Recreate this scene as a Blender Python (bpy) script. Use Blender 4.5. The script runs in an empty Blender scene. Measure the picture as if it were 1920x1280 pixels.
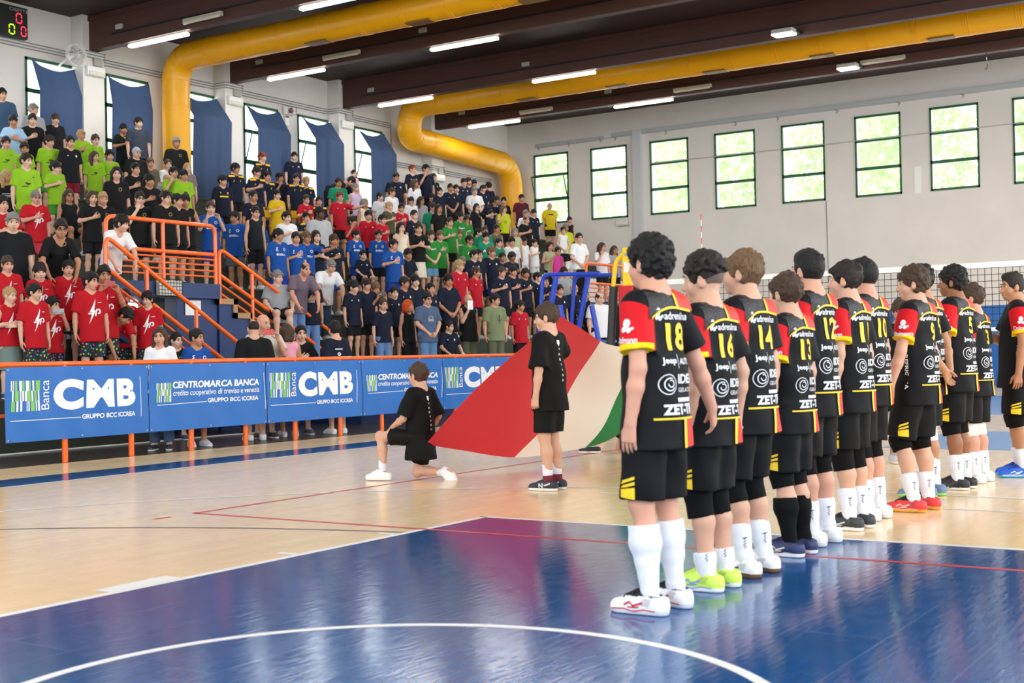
import bpy, bmesh, math, random
import numpy as np
from mathutils import Vector, Matrix, geometry
from mathutils.bvhtree import BVHTree
SC = bpy.context.scene
COL = SC.collection
random.seed(7); RNG = np.random.default_rng(7)
PI = math.pi

# ---------------------------------------------------------------- camera
YAW, PITCH, ROLL, FOC, EYE = 0.57718504, 0.01113842, -0.02052047, 2427.378, 1.22
fw = Vector((math.cos(YAW)*math.cos(PITCH), math.sin(YAW)*math.cos(PITCH), math.sin(PITCH)))
rt = Vector((math.sin(YAW), -math.cos(YAW), 0.0)); up = rt.cross(fw)
r2 = rt*math.cos(ROLL)+up*math.sin(ROLL); u2 = up*math.cos(ROLL)-rt*math.sin(ROLL)
cam_data = bpy.data.cameras.new('camera')
cam = bpy.data.objects.new('camera', cam_data); COL.objects.link(cam)
M = Matrix((r2, u2, -fw)).transposed().to_4x4(); M.translation = (0, 0, EYE)
cam.matrix_world = M
cam_data.sensor_width = 36.0; cam_data.lens = 36.0*FOC/1920.0
cam_data.clip_start = 0.05; cam_data.clip_end = 300
cam_data.dof.use_dof = True; cam_data.dof.focus_distance = 15.0; cam_data.dof.aperture_fstop = 3.6
SC.camera = cam

# ---------------------------------------------------------------- daylight, exposure
world = bpy.data.worlds.new('daylight'); SC.world = world; world.use_nodes = True
wn = world.node_tree.nodes; wl = world.node_tree.links
bg = wn['Background']; bg.inputs['Color'].default_value = (0.93, 0.98, 1.0, 1); bg.inputs['Strength'].default_value = 4.2
SC.view_settings.view_transform = 'Standard'; SC.view_settings.look = 'None'
SC.view_settings.exposure = 0.38; SC.view_settings.gamma = 1.0
SC.view_settings.use_curve_mapping = False
SC.cycles.max_bounces = 8; SC.cycles.diffuse_bounces = 4; SC.cycles.glossy_bounces = 4
SC.cycles.use_denoising = True; SC.cycles.sample_clamp_indirect = 6.0

# ---------------------------------------------------------------- materials
MATS = {}
def srgb(r, g, b):
    f = lambda c: (c/255/12.92) if c/255 <= 0.04045 else ((c/255+0.055)/1.055)**2.4
    return (f(r), f(g), f(b), 1.0)
def mat(name, rgb, rough=0.6, metal=0.0, noise=0.0, nscale=8.0, bump=0.0, bscale=40.0, emit=0.0, spec=0.5, coat=0.0, alpha=1.0, sheen=0.0, stretch=None):
    if name in MATS: return MATS[name]
    m = bpy.data.materials.new(name); m.use_nodes = True; MATS[name] = m
    nt = m.node_tree; N = nt.nodes; L = nt.links; b = N['Principled BSDF']
    c = srgb(*rgb); b.inputs['Base Color'].default_value = c; m.diffuse_color = c
    b.inputs['Roughness'].default_value = rough; b.inputs['Metallic'].default_value = metal
    b.inputs['Specular IOR Level'].default_value = spec; b.inputs['Coat Weight'].default_value = coat
    if sheen: b.inputs['Sheen Weight'].default_value = sheen
    if noise or bump:
        tc = N.new('ShaderNodeTexCoord'); src = tc.outputs['Object']
        if stretch:
            mp = N.new('ShaderNodeMapping'); mp.inputs['Scale'].default_value = stretch
            L.new(src, mp.inputs['Vector']); src = mp.outputs['Vector']
    if noise:
        nz = N.new('ShaderNodeTexNoise'); nz.inputs['Scale'].default_value = nscale; nz.inputs['Detail'].default_value = 4
        L.new(src, nz.inputs['Vector'])
        mx = N.new('ShaderNodeMix'); mx.data_type = 'RGBA'; mx.blend_type = 'MULTIPLY'; mx.inputs[0].default_value = 1.0
        mr = N.new('ShaderNodeMapRange'); mr.inputs[1].default_value = 0.3; mr.inputs[2].default_value = 0.7
        mr.inputs[3].default_value = 1-noise; mr.inputs[4].default_value = 1+noise*0.6
        L.new(nz.outputs[0], mr.inputs[0]); L.new(mr.outputs[0], mx.inputs[7]); mx.inputs[6].default_value = c
        L.new(mx.outputs[2], b.inputs['Base Color'])
    if bump:
        nb = N.new('ShaderNodeTexNoise'); nb.inputs['Scale'].default_value = bscale; nb.inputs['Detail'].default_value = 3
        L.new(src, nb.inputs['Vector'])
        bp = N.new('ShaderNodeBump'); bp.inputs['Strength'].default_value = bump; bp.inputs['Distance'].default_value = 0.01
        L.new(nb.outputs[0], bp.inputs['Height']); L.new(bp.outputs['Normal'], b.inputs['Normal'])
    if emit:
        b.inputs['Emission Color'].default_value = c; b.inputs['Emission Strength'].default_value = emit
    if alpha < 1: b.inputs['Alpha'].default_value = alpha
    return m

# ---------------------------------------------------------------- mesh helpers
def raw_mesh(name, V, F, mi=None, mats=(), smooth=False):
    """V: (n,3); F: list of arrays (m,k) of equal k each."""
    me = bpy.data.meshes.new(name); V = np.asarray(V, 'f4')
    me.vertices.add(len(V)); me.vertices.foreach_set('co', V.ravel())
    fs = [np.asarray(f, 'i4') for f in F if len(f)]
    nl = sum(f.size for f in fs); npoly = sum(len(f) for f in fs)
    me.loops.add(nl); me.loops.foreach_set('vertex_index', np.concatenate([f.ravel() for f in fs]))
    tot = np.concatenate([np.full(len(f), f.shape[1], 'i4') for f in fs])
    st = np.concatenate([[0], np.cumsum(tot)[:-1]]).astype('i4')
    me.polygons.add(npoly); me.polygons.foreach_set('loop_start', st)
    if mi is not None: me.polygons.foreach_set('material_index', np.asarray(mi, 'i4'))
    me.polygons.foreach_set('use_smooth', np.full(npoly, bool(smooth)))
    for m in mats: me.materials.append(m)
    me.update(calc_edges=True)
    return me
def link(name, me, parent=None, loc=None):
    o = bpy.data.objects.new(name, me); COL.objects.link(o)
    if parent is not None: o.parent = parent
    if loc is not None: o.location = loc
    return o
def tag(o, label, cat, group=None, kind=None):
    if label: o['label'] = label
    if cat: o['category'] = cat
    if group: o['group'] = group
    if kind: o['kind'] = kind
    return o
def empty(name, label, cat, loc=(0, 0, 0), rz=0.0, group=None):
    o = bpy.data.objects.new(name, None); COL.objects.link(o); o.location = loc; o.rotation_euler = (0, 0, rz)
    o.empty_display_size = 0.1
    return tag(o, label, cat, group)
class MB:
    """collects boxes, tubes, prisms into ONE mesh"""
    def __init__(s): s.V = []; s.F = {}; s.n = 0; s.mi = {}; s.m = 0
    def add(s, V, F):
        V = np.asarray(V, 'f4').reshape(-1, 3)
        for f in F:
            f = tuple(int(i)+s.n for i in f); s.F.setdefault(len(f), []).append(f); s.mi.setdefault(len(f), []).append(s.m)
        s.V.append(V); s.n += len(V); return s
    def box(s, a, b):
        x0, y0, z0 = a; x1, y1, z1 = b
        return s.add([(x0,y0,z0),(x1,y0,z0),(x1,y1,z0),(x0,y1,z0),(x0,y0,z1),(x1,y0,z1),(x1,y1,z1),(x0,y1,z1)],
              [(3,2,1,0),(4,5,6,7),(0,1,5,4),(1,2,6,5),(2,3,7,6),(3,0,4,7)])
    def quad(s, *p): return s.add(p, [tuple(range(len(p)))])
    def bbox(s, c, half, R=None, bev=0.0):
        bm = bmesh.new(); bmesh.ops.create_cube(bm, size=2)
        for v in bm.verts: v.co = Vector((v.co.x*half[0], v.co.y*half[1], v.co.z*half[2]))
        if bev: bmesh.ops.bevel(bm, geom=bm.edges[:], offset=bev, segments=2, profile=0.5, affect='EDGES')
        bm.verts.index_update()
        V = [(R @ v.co if R else v.co)+Vector(c) for v in bm.verts]
        F = [[v.index for v in f.verts] for f in bm.faces]; bm.free()
        return s.add([tuple(v) for v in V], F)
    def tube(s, pts, r, n=10, cap=True, flat=None):
        V, Q = loft(pts, r if hasattr(r, '__len__') else [r]*len(pts), n)
        F = [tuple(q) for q in Q]
        if cap:
            F.append(tuple(range(n))[::-1]); F.append(tuple(range(len(V)-n, len(V))))
        return s.add(V, F)
    def build(s, name, mats, parent=None, smooth=False, loc=None):
        mats = mats if isinstance(mats, (list, tuple)) else [mats]
        ks = sorted(s.F)
        me = raw_mesh(name, np.concatenate(s.V), [np.array(s.F[k]) for k in ks], sum([s.mi[k] for k in ks], []), mats, smooth)
        if smooth: me.set_sharp_from_angle(angle=math.radians(40))
        return link(name, me, parent, loc)
def loft(pts, rad, n=8, ref=None):
    P = [Vector(p) for p in pts]; V = []; Q = []
    T = []
    for i in range(len(P)):
        a = P[max(0, i-1)]; b = P[min(len(P)-1, i+1)]; t = (b-a)
        if 0 < i < len(P)-1:
            t = ((P[i]-P[i-1]).normalized()+(P[i+1]-P[i]).normalized())
        T.append(t.normalized())
    u = ref or (Vector((0, 0, 1)) if abs(T[0].z) < 0.9 else Vector((1, 0, 0)))
    u = (u-T[0]*u.dot(T[0])).normalized()
    for i, p in enumerate(P):
        u = (u-T[i]*u.dot(T[i])).normalized(); w = T[i].cross(u)
        k = 1.0
        if 0 < i < len(P)-1:
            c = (P[i]-P[i-1]).normalized().dot(T[i]); k = 1/max(0.5, c)
        for j in range(n):
            a = 2*PI*j/n
            V.append(tuple(p+(u*math.cos(a)+w*math.sin(a))*rad[i]*(1 if k == 1 else min(k, 1.3))))
        if i:
            for j in range(n):
                Q.append(((i-1)*n+j, (i-1)*n+(j+1) % n, i*n+(j+1) % n, i*n+j))
    return V, Q
def bend(pts, r, seg=5):
    """round the corners of a polyline with radius r"""
    P = [Vector(p) for p in pts]; out = [P[0]]
    for i in range(1, len(P)-1):
        a = (P[i-1]-P[i]); b = (P[i+1]-P[i]); ra = min(r, a.length*0.49, b.length*0.49)
        p0 = P[i]+a.normalized()*ra; p1 = P[i]+b.normalized()*ra
        for k in range(seg+1):
            t = k/seg; out.append(p0*(1-t)**2+P[i]*2*t*(1-t)+p1*t*t)
    out.append(P[-1]); return out
TXT = {}
def text_mesh(body, bold=0.0, shear=0.0):
    """flat outline of a text: (verts (n,2) with cap height 1, faces)"""
    key = (body, bold, shear)
    if key in TXT: return TXT[key]
    cu = bpy.data.curves.new('lettering', 'FONT'); cu.body = body; cu.offset = bold; cu.shear = shear; cu.resolution_u = 5
    o = bpy.data.objects.new('lettering', cu); COL.objects.link(o)
    dg = bpy.context.evaluated_depsgraph_get(); dg.update()
    me = bpy.data.meshes.new_from_object(o.evaluated_get(dg))
    V = np.array([v.co[:2] for v in me.vertices]); F = [list(p.vertices) for p in me.polygons]
    bpy.data.objects.remove(o); bpy.data.curves.remove(cu); bpy.data.meshes.remove(me)
    TXT[key] = (V, F); return TXT[key]
def fit_text(body, x0, x1, y0, y1, bold=0.0, shear=0.0):
    V, F = text_mesh(body, bold, shear); lo = V.min(0); hi = V.max(0)
    W = (V-lo)/(hi-lo)
    return np.stack([x0+W[:, 0]*(x1-x0), y0+W[:, 1]*(y1-y0)], 1), F
def poly2(*pts): return np.array(pts, float), [list(range(len(pts)))]
def ring2(cx, cy, r0, r1, a0=0, a1=360, n=24, rot=0):
    P = []; F = []
    for i in range(n+1):
        a = math.radians(a0+(a1-a0)*i/n)
        P += [(cx+r0*math.cos(a), cy+r0*math.sin(a)), (cx+r1*math.cos(a), cy+r1*math.sin(a))]
        if i: F.append([2*i-2, 2*i-1, 2*i+1, 2*i])
    return np.array(P), F
def disc2(cx, cy, rx, ry=None, n=16):
    ry = ry or rx
    return np.array([(cx+rx*math.cos(2*PI*i/n), cy+ry*math.sin(2*PI*i/n)) for i in range(n)]), [list(range(n))]
def line2(pts, w):
    P = []; F = []
    for i, p in enumerate(pts):
        a = Vector(pts[max(0, i-1)]); b = Vector(pts[min(len(pts)-1, i+1)]); t = (b-a).normalized()
        P += [(p[0]-t.y*w/2, p[1]+t.x*w/2), (p[0]+t.y*w/2, p[1]-t.x*w/2)]
        if i: F.append([2*i-2, 2*i-1, 2*i+1, 2*i])
    return np.array(P), F
# ---------------------------------------------------------------- rays of the photograph -> points of the place (real distances)
def ray(px, py): return fw+r2*((px-960)/FOC)-u2*((py-640)/FOC)
def at_x(px, py, X): d = ray(px, py); return Vector((0, 0, EYE))+d*(X/d.x)
def at_y(px, py, Y): d = ray(px, py); return Vector((0, 0, EYE))+d*(Y/d.y)
def at_z(px, py, z=0.0): d = ray(px, py); return Vector((0, 0, EYE))+d*((z-EYE)/d.z)

XE, YW, ZC = 40.8, 26.6, 9.87           # end wall, stand wall, ceiling
WALL = mat('painted_plaster', (222, 217, 211), 0.85, noise=0.05, nscale=0.9, bump=0.06, bscale=60)
PILLAR = mat('pillar_paint', (222, 218, 212), 0.8, noise=0.03, nscale=1.5)
BROWN = mat('brown_glulam', (74, 43, 35), 0.55, noise=0.15, nscale=2.0, stretch=(6, 0.4, 6))
DKBROWN = mat('brown_ceiling_board', (50, 31, 26), 0.7, noise=0.12, nscale=1.2)
GREEN = mat('green_window_paint', (22, 84, 50), 0.45)
YELLOW = mat('yellow_duct_paint', (240, 172, 8), 0.38, noise=0.04, nscale=1.5, spec=0.5)
ORANGE = mat('orange_rail_paint', (243, 104, 18), 0.33, coat=0.3)
NAVYP = mat('navy_wall_paint', (30, 56, 106), 0.5, noise=0.06, nscale=3)
WHITE = mat('white_paint', (236, 236, 232), 0.5)
GREY = mat('grey_plastic', (168, 166, 158), 0.5)
DARK = mat('black_plastic', (22, 22, 24), 0.5)
GLASS = mat('window_glass', (225, 240, 238), 0.05, alpha=0.10, spec=0.6)
LED = mat('lit_led_tube', (255, 252, 246), 0.4, emit=14.0)
CONDUIT = mat('grey_conduit', (150, 150, 148), 0.5)

# ---- floor: boards, painted areas and court lines are layers of one floor
def floor_mat(name, rgb, seam, rough, bw, bh, mort, vary):
    m = mat(name, rgb, rough); nt = m.node_tree; N = nt.nodes; L = nt.links; b = N['Principled BSDF']
    tc = N.new('ShaderNodeTexCoord'); br = N.new('ShaderNodeTexBrick')
    br.inputs['Scale'].default_value = 1.0; br.inputs['Brick Width'].default_value = bw; br.inputs['Row Height'].default_value = bh
    br.inputs['Mortar Size'].default_value = mort; br.inputs['Mortar Smooth'].default_value = 0.3; br.inputs['Bias'].default_value = 0.0
    c = Vector(srgb(*rgb)[:3])
    br.inputs['Color1'].default_value = (*(c*(1-vary)), 1); br.inputs['Color2'].default_value = (*(c*(1+vary)), 1)
    br.inputs['Mortar'].default_value = srgb(*seam)
    L.new(tc.outputs['Object'], br.inputs['Vector'])
    mp = N.new('ShaderNodeMapping'); mp.inputs['Scale'].default_value = (1.2, 14, 1); L.new(tc.outputs['Object'], mp.inputs['Vector'])
    nz = N.new('ShaderNodeTexNoise'); nz.inputs['Scale'].default_value = 1.4; nz.inputs['Detail'].default_value = 5; L.new(mp.outputs[0], nz.inputs['Vector'])
    mr = N.new('ShaderNodeMapRange'); mr.inputs[1].default_value = .25; mr.inputs[2].default_value = .75; mr.inputs[3].default_value = 1-vary*1.2; mr.inputs[4].default_value = 1+vary*1.2
    L.new(nz.outputs[0], mr.inputs[0])
    mx = N.new('ShaderNodeMix'); mx.data_type = 'RGBA'; mx.blend_type = 'MULTIPLY'; mx.inputs[0].default_value = 1
    L.new(br.outputs['Color'], mx.inputs[6]); L.new(mr.outputs[0], mx.inputs[7]); L.new(mx.outputs[2], b.inputs['Base Color']); b.inputs['Specular IOR Level'].default_value = .38
    n2 = N.new('ShaderNodeTexNoise'); n2.inputs['Scale'].default_value = 9; n2.inputs['Detail'].default_value = 6; L.new(tc.outputs['Object'], n2.inputs['Vector'])
    r2_ = N.new('ShaderNodeMapRange'); r2_.inputs[3].default_value = rough-0.06; r2_.inputs[4].default_value = rough+0.08; L.new(n2.outputs[0], r2_.inputs[0]); L.new(r2_.outputs[0], b.inputs['Roughness'])
    m3 = N.new('ShaderNodeMapping'); m3.inputs['Scale'].default_value = (3, 16, 1); L.new(tc.outputs['Object'], m3.inputs['Vector'])
    n3 = N.new('ShaderNodeTexNoise'); n3.inputs['Scale'].default_value = 2.2; n3.inputs['Detail'].default_value = 2; L.new(m3.outputs[0], n3.inputs['Vector'])
    bp = N.new('ShaderNodeBump'); bp.inputs['Strength'].default_value = 0.10; bp.inputs['Distance'].default_value = 0.01; L.new(n3.outputs[0], bp.inputs['Height']); L.new(bp.outputs[0], b.inputs['Normal'])
    return m
WOOD = floor_mat('varnished_floor_boards', (246, 216, 170), (228, 198, 150), 0.17, 1.8, 0.13, 0.0012, 0.035)
BLUEF = floor_mat('blue_painted_boards', (26, 82, 140), (80, 110, 146), 0.12, 3.6, 0.42, 0.003, 0.04)
BLACKF = mat('dark_rubber_walkway', (44, 44, 47), 0.28, noise=0.1, nscale=6)
LINEW = mat('white_line_paint', (235, 236, 234), 0.35)
LINER = mat('red_line_paint', (206, 52, 58), 0.35)
LINEK = mat('dark_line_paint', (52, 54, 74), 0.35)
LIGHTBLUE = mat('light_blue_court_paint', (74, 130, 190), 0.3)
fb = MB()
def lay(k, z, pts): fb.m = k; fb.quad(*[(x, y, z) for x, y in pts])
def layline(k, z, pts, w):
    V, F = line2(pts, w); fb.m = k; fb.add([(x, y, z) for x, y in V], F)
def arc(cx, cy, r, a0, a1, n=48): return [(cx+r*math.cos(math.radians(a0+(a1-a0)*i/n)), cy+r*math.sin(math.radians(a0+(a1-a0)*i/n))) for i in range(n+1)]
X0, Y0 = -9.0, -9.0
fb.box((X0, Y0, -0.2), (XE, YW, 0.0))
lay(1, .001, [(X0, Y0), (8.11, Y0), (8.11, 5.55), (X0, 5.55)])
lay(2, .001, [(X0, 13.53), (XE, 13.53), (XE, YW), (X0, YW)])
lay(1, .001, [(X0, 11.47), (XE, 11.47), (XE, 12.2), (X0, 12.2)])
lay(6, .001, [(15.8, 2.0), (19.3, 2.0), (19.3, 4.9), (15.8, 4.9)])
lay(6, .001, [(24, -5), (33, -5), (33, 8.0), (24, 8.0)])
layline(3, .0015, [(X0, 11.44), (XE, 11.44)], .05)
layline(3, .0015, [(X0, 5.58), (8.14, 5.58)], .06); layline(3, .0015, [(8.14, 5.61), (8.14, Y0)], .06)
layline(4, .002, [(7.37, 7.9), (30, 7.9)], .045); layline(4, .002, [(7.38, 7.92), (7.38, Y0)], .05)
layline(4, .002, [(6.95, 7.9), (7.12, 7.9)], .04)
layline(5, .0018, arc(-0.312, 4.347, 7.6, 70, 9.6), .035)
layline(3, .0018, arc(3.822, 3.152, 7.064, 100, -30, 80), .05)
layline(3, .0018, arc(3.467, 2.888, 1.45, -120, 150, 80), .055)
layline(3, .0016, [(9.97, 5.6), (9.97, -4)], .05); layline(3, .0016, [(15.5, 5), (15.5, -4)], .05); layline(3, .0016, [(19.3, 8.5), (19.3, -4)], .05)
for x in (5.03, 6.08, 7.08): layline(3, .0016, [(x, 5.6), (x, 5.76)], .05)
lay(3, .0021, [(4.62, 5.6), (5.13, 5.6), (5.13, 5.74), (4.62, 5.74)])
floor = fb.build('floor', [WOOD, BLUEF, BLACKF, LINEW, LINER, LINEK, LIGHTBLUE]); tag(floor, None, None, kind='structure')

# ---- walls with their window openings
EW = [(25.43, 23.95), (23.01, 21.53), (20.62, 19.14), (18.16, 16.69), (15.76, 14.29), (13.29, 11.82), (10.92, 9.45), (8.46, 7.0), (6.0, 4.5), (3.6, 2.1)]
LW = [(0.6, 2.0), (2.9, 4.3), (5.4, 6.8), (7.7, 9.1), (10.2, 11.6), (12.5, 13.9), (14.95, 16.4), (17.3, 18.7), (19.67, 21.1), (22.03, 23.45), (24.4, 25.86), (26.95, 28.37), (29.22, 30.65), (31.85, 33.28)]
ZB, ZT = 6.06, 8.65
wb = MB(); wb.box((XE, Y0, 0), (XE+.35, YW+.35, ZB)); wb.box((XE, Y0, ZT), (XE+.35, YW+.35, ZC+.3))
ys = [YW+.35]+[y for w in EW for y in w]+[Y0]
for i in range(0, len(ys), 2): wb.box((XE, ys[i+1], ZB), (XE+.35, ys[i], ZT))
tag(wb.build('wall_end', WALL), None, None, kind='structure')
wb = MB(); wb.box((X0, YW, 0), (XE, YW+.35, ZB)); wb.box((X0, YW, ZT), (XE, YW+.35, ZC+.3))
xs = [X0]+[x for w in LW for x in w]+[XE]
for i in range(0, len(xs), 2): wb.box((xs[i], YW, ZB), (xs[i+1], YW+.35, ZT))
tag(wb.build('wall_stand_side', WALL), None, None, kind='structure')
wb = MB(); wb.box((X0, Y0-.3, 0), (XE+.35, Y0, 1.6)); wb.box((X0, Y0-.3, 9.0), (XE+.35, Y0, ZC+.3))
for x in range(-9, 41, 7): wb.box((x, Y0-.3, 1.6), (x+.5, Y0, 9.0))
tag(wb.build('wall_window_side', WALL), None, None, kind='structure')
wb = MB(); wb.box((X0-.3, Y0-.3, 0), (X0, YW+.35, 2.2)); wb.box((X0-.3, Y0-.3, 8.6), (X0, YW+.35, ZC+.3))
for y in range(-9, 27, 7): wb.box((X0-.3, y, 2.2), (X0, y+.5, 8.6))
tag(wb.build('wall_rear', WALL), None, None, kind='structure')
cb = MB(); cb.box((X0-.3, Y0-.3, ZC), (XE+.35, YW+.35, ZC+.25))
tag(cb.build('ceiling', DKBROWN), None, None, kind='structure')
pb = MB(); pb.box((XE-.04, Y0, 0.02), (XE-.001, 15.0, 2.45)); tag(pb.build('trim_1', mat('blue_wall_padding', (22, 100, 178), 0.55)), None, None, kind='structure')
pb = MB(); pb.box((XE-.03, Y0, 0.0), (XE-.002, 15.0, .02)); tag(pb.build('baseboard_end', mat('tan_skirting', (170, 140, 105), 0.5)), None, None, kind='structure')
# pale band of the end wall above the conduit is darker plaster: a separate coat of paint
pb = MB()
pb.box((XE-.16, 20.92, 0), (XE-.001, 21.24, 9.1))
tag(pb.build('trim_2', mat('pale_blue_grey_column', (196, 200, 203), 0.7)), None, None, kind='structure')
for i, x in enumerate([2.13, 6.93, 11.73, 16.53, 21.33, 26.13, 30.93, 35.73]):
    pb = MB(); pb.box((x-.32, 26.15, 0), (x+.32, YW+.01, ZC)); tag(pb.build('trim_%d' % (i+3), PILLAR), None, None, kind='structure')

def window(n, x0, x1, axis, depth, hopper=False):
    """green steel window with three panes; axis 'y' = in the end wall, 'x' = in the stand wall"""
    f = MB(); fr = .055
    def bx(a0, a1, z0, z1, d0=-.03, d1=.05):
        if axis == 'y': f.box((depth+d0, a0, z0), (depth+d1, a1, z1))
        else: f.box((a0, depth+d0, z0), (a1, depth+d1, z1))
    a0, a1 = min(x0, x1), max(x0, x1)
    bx(a0, a0+fr, ZB, ZT); bx(a1-fr, a1, ZB, ZT); bx(a0, a1, ZB, ZB+.07); bx(a0, a1, ZT-.07, ZT)
    for z in (6.95, 7.85): bx(a0, a1, z-.05, z+.05)
    w = f.build('window_%d' % n, GREEN); tag(w, None, None, kind='structure')
    for k, (z0, z1) in enumerate(((ZB+.07, 6.9), (7.0, 7.8), (7.9, ZT-.07))):
        p = MB()
        if hopper and k == 1:
            t = .30
            c = [(a0+fr, 7.0), (a1-fr, 7.0)]
            mk = (lambda a, z, d: (depth-d, a, z)) if axis == 'y' else (lambda a, z, d: (a, depth-d, z))
            p.quad(mk(a0+fr, z0, .03), mk(a1-fr, z0, .03), mk(a1-fr, z1, t), mk(a0+fr, z1, t))
            s = MB()
            for q in (((a0+fr, z0, .03), (a0+fr, z1, t)), ((a1-fr, z0, .03), (a1-fr, z1, t)), ((a0+fr, z1, t), (a1-fr, z1, t)), ((a0+fr, z0, .03), (a1-fr, z0, .03))):
                s.tube([mk(*q[0]), mk(*q[1])], .028, 4)
            s.build('open_sash', GREEN, w)
        else:
            if axis == 'y': p.quad((depth, a0+fr, z0), (depth, a1-fr, z0), (depth, a1-fr, z1), (depth, a0+fr, z1))
            else: p.quad((a0+fr, depth, z0), (a1-fr, depth, z0), (a1-fr, depth, z1), (a0+fr, depth, z1))
        p.build('pane', GLASS, w)
    return w
for i, w in enumerate(EW[:8]): window(i+1, w[0], w[1], 'y', XE, hopper=(i == 0))
for i, w in enumerate(LW[8:]): window(i+9, w[0], w[1], 'x', YW, hopper=i > 1)

# ---- roof beams, conduits, lamps
ORD = ['first', 'second', 'third', 'fourth']
for i, x in enumerate([-2.67, 2.13, 6.93, 11.73, 16.53, 21.33, 26.13, 30.93, 35.73]):
    b = MB(); b.box((x-.12, Y0, 9.0), (x+.12, 26.2, ZC)); b.box((x-.16, Y0, ZC-.14), (x+.16, 26.2, ZC-.02))
    tag(b.build('beam', BROWN), None, None, kind='structure')
    if i >= 5:
        k = i-5
        t = MB(); t.box((x-.16, Y0, 9.27), (x-.122, 25.3, 9.31))
        tag(t.build('cable_tray', DARK), 'black cable tray along the %s roof beam from the scoreboard' % ORD[k], 'cable tray', 'cable trays on the roof beams')
AREA = []
lamp0 = None
def batten(x, y, k, row):
    r = empty('ceiling_lamp', 'lit white tube lamp under the %s beam right of the scoreboard, %s' % (ORD[k], row), 'lamp', (x, y, 8.93), 0, 'tube lamps under the roof beams')
    m = MB(); m.bbox((0, 0, 0), (.065, 1.0, .035), bev=.02); m.build('diffuser', LED, r, True)
    m = MB(); m.bbox((0, 0, .055), (.05, .98, .025), bev=.01); m.build('housing', GREY, r)
    m = MB(); m.tube(bend([(0, .98, .03), (-.02, 1.25, .0), (-.13, 1.35, .3), (-.13, 1.35, .42)], .15), .008, 6); m.build('wire', mat('green_wire', (70, 120, 84), .5), r)
    return r
for i, x in enumerate([-2.67, 2.13, 6.93, 11.73, 16.53, 21.33, 26.13, 30.93, 35.73]):
    for y in (23.8, 18.25, 12.6, 7.0, 1.4, -4.2):  # fill lights added to brighten the floor; most rows have no tube fitted
        ld = bpy.data.lights.new('added_fill_light', 'AREA'); ld.shape = 'RECTANGLE'; ld.size = .16; ld.size_y = 2.0; ld.energy = 48; ld.color = (1, .985, .96)
        lo = bpy.data.objects.new('added_fill_light', ld); COL.objects.link(lo); lo.location = (x, y, 8.88)
for k, x in enumerate([21.33, 26.13, 30.93, 35.73]):
    batten(x, 23.8, k, 'by the stand wall'); batten(x, 18.25, k, 'over the hall')
    for y in (25.0, 19.4):
        m = MB(); m.bbox((x-.15, y, 9.42), (.03, .12, .06), bev=.015); tag(m.build('junction_box', GREY), 'small grey junction box on the %s roof beam, %s' % (ORD[k], 'by the stand wall' if y > 22 else 'over the hall'), 'junction box', 'junction boxes on the beams')
for (px, py, k) in ((380, 33, 0), (640, 103, 1), (1005, 207, 3), (1298, 165, 3), (1655, 112, 3)):
    x = [21.33, 26.13, 30.93, 35.73][k]; p = at_x(px, py, x-.2); lx = {380: 'leftmost, above the lit tube over the scoreboard side', 640: 'on the second beam above a lit tube', 1005: 'on the last beam above the corner duct', 1298: 'on the last beam above the tube lamp', 1655: 'on the last beam right of the square floodlight'}[px]
    r = empty('emergency_lamp', 'unlit beige strip lamp ' + lx, 'lamp', p, 0, 'unlit strip lamps on the beams')
    m = MB(); m.bbox((0, 0, 0), (.05, .62, .055), bev=.012); m.build('housing', mat('beige_plastic', (176, 168, 146), .5), r)
    m = MB(); m.bbox((-.045, 0, -.055), (.03, .58, .03), bev=.012); m.build('diffuser', mat('milky_plastic', (205, 200, 185), .3), r)
for (x, y, lb) in ((30.72, 11.6, 'lit square floodlight on the third beam above the yellow duct'), (35.52, 11.6, 'lit square floodlight on the last beam below the yellow duct'), (25.92, 11.6, 'lit square floodlight above the frame top on the second beam')):
    r = empty('floodlight', lb, 'lamp', (x-.36, y, 8.98), 0, 'square floodlights')
    m = MB(); m.bbox((0, 0, .07), (.18, .28, .06), bev=.03); m.build('housing', GREY, r)
    m = MB(); m.bbox((0, 0, .0), (.165, .26, .012)); m.build('lens', mat('lit_flood_lens', (250, 252, 255), .3, emit=22), r)
    m = MB(); m.box((.1, -.3, .05), (.455, .3, .12)); m.build('bracket', DARK, r)

# ---- yellow air ducts
def duct(label, pts, r, br):
    P = bend(pts, br, 10); m = MB(); m.tube(P, r, 28)
    d = m.build('air_duct', YELLOW, None, True); tag(d, label, 'duct', 'yellow air ducts')
    rings = []
    for i in range(1, len(P)):
        seg = (P[i]-P[i-1]).length; n = max(1, int(seg/1.25)) if seg > .8 else 0
        t = (P[i]-P[i-1]).normalized()
        for k in range(n):
            for off in ((0, .06, .12) if seg > 1.5 else (0,)):
                c = P[i-1]+(P[i]-P[i-1])*((k+.5)/n)+t*off
                rings.append((c, t, .008))
        if n == 0 and i % 2 == 0:
            rings.append((P[i], t, .012))
    for c, t, e in rings:
        s = MB(); s.tube([c-t*.012, c-t*.006, c+t*.006, c+t*.012], [r-.01, r+e, r+e, r-.01], 28, cap=False); s.build('seam_ring', YELLOW, d, True)
    y = 21.0
    while y > -6:
        x, z = pts[-1][0], pts[-1][2]; g = MB(); g.bbox((x-.05, y, z-r*.95), (.16, .33, .02)); y -= 3.1
        g.build('vent_slot', mat('vent_slot_brown', (120, 84, 20), .5), d)
duct('yellow round duct rising up the stand wall between curtained windows', [(23.95, 26.08, 4.6), (23.95, 26.08, 9.3), (23.95, Y0, 9.3)], .365, .75)
duct('yellow round duct with a bend running down the far corner', [(40.05, 25.95, 4.3), (40.05, 25.95, 8.25), (33.55, 25.75, 8.42), (33.5, 25.5, 9.42), (33.5, Y0, 9.42)], .40, .95)

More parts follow.
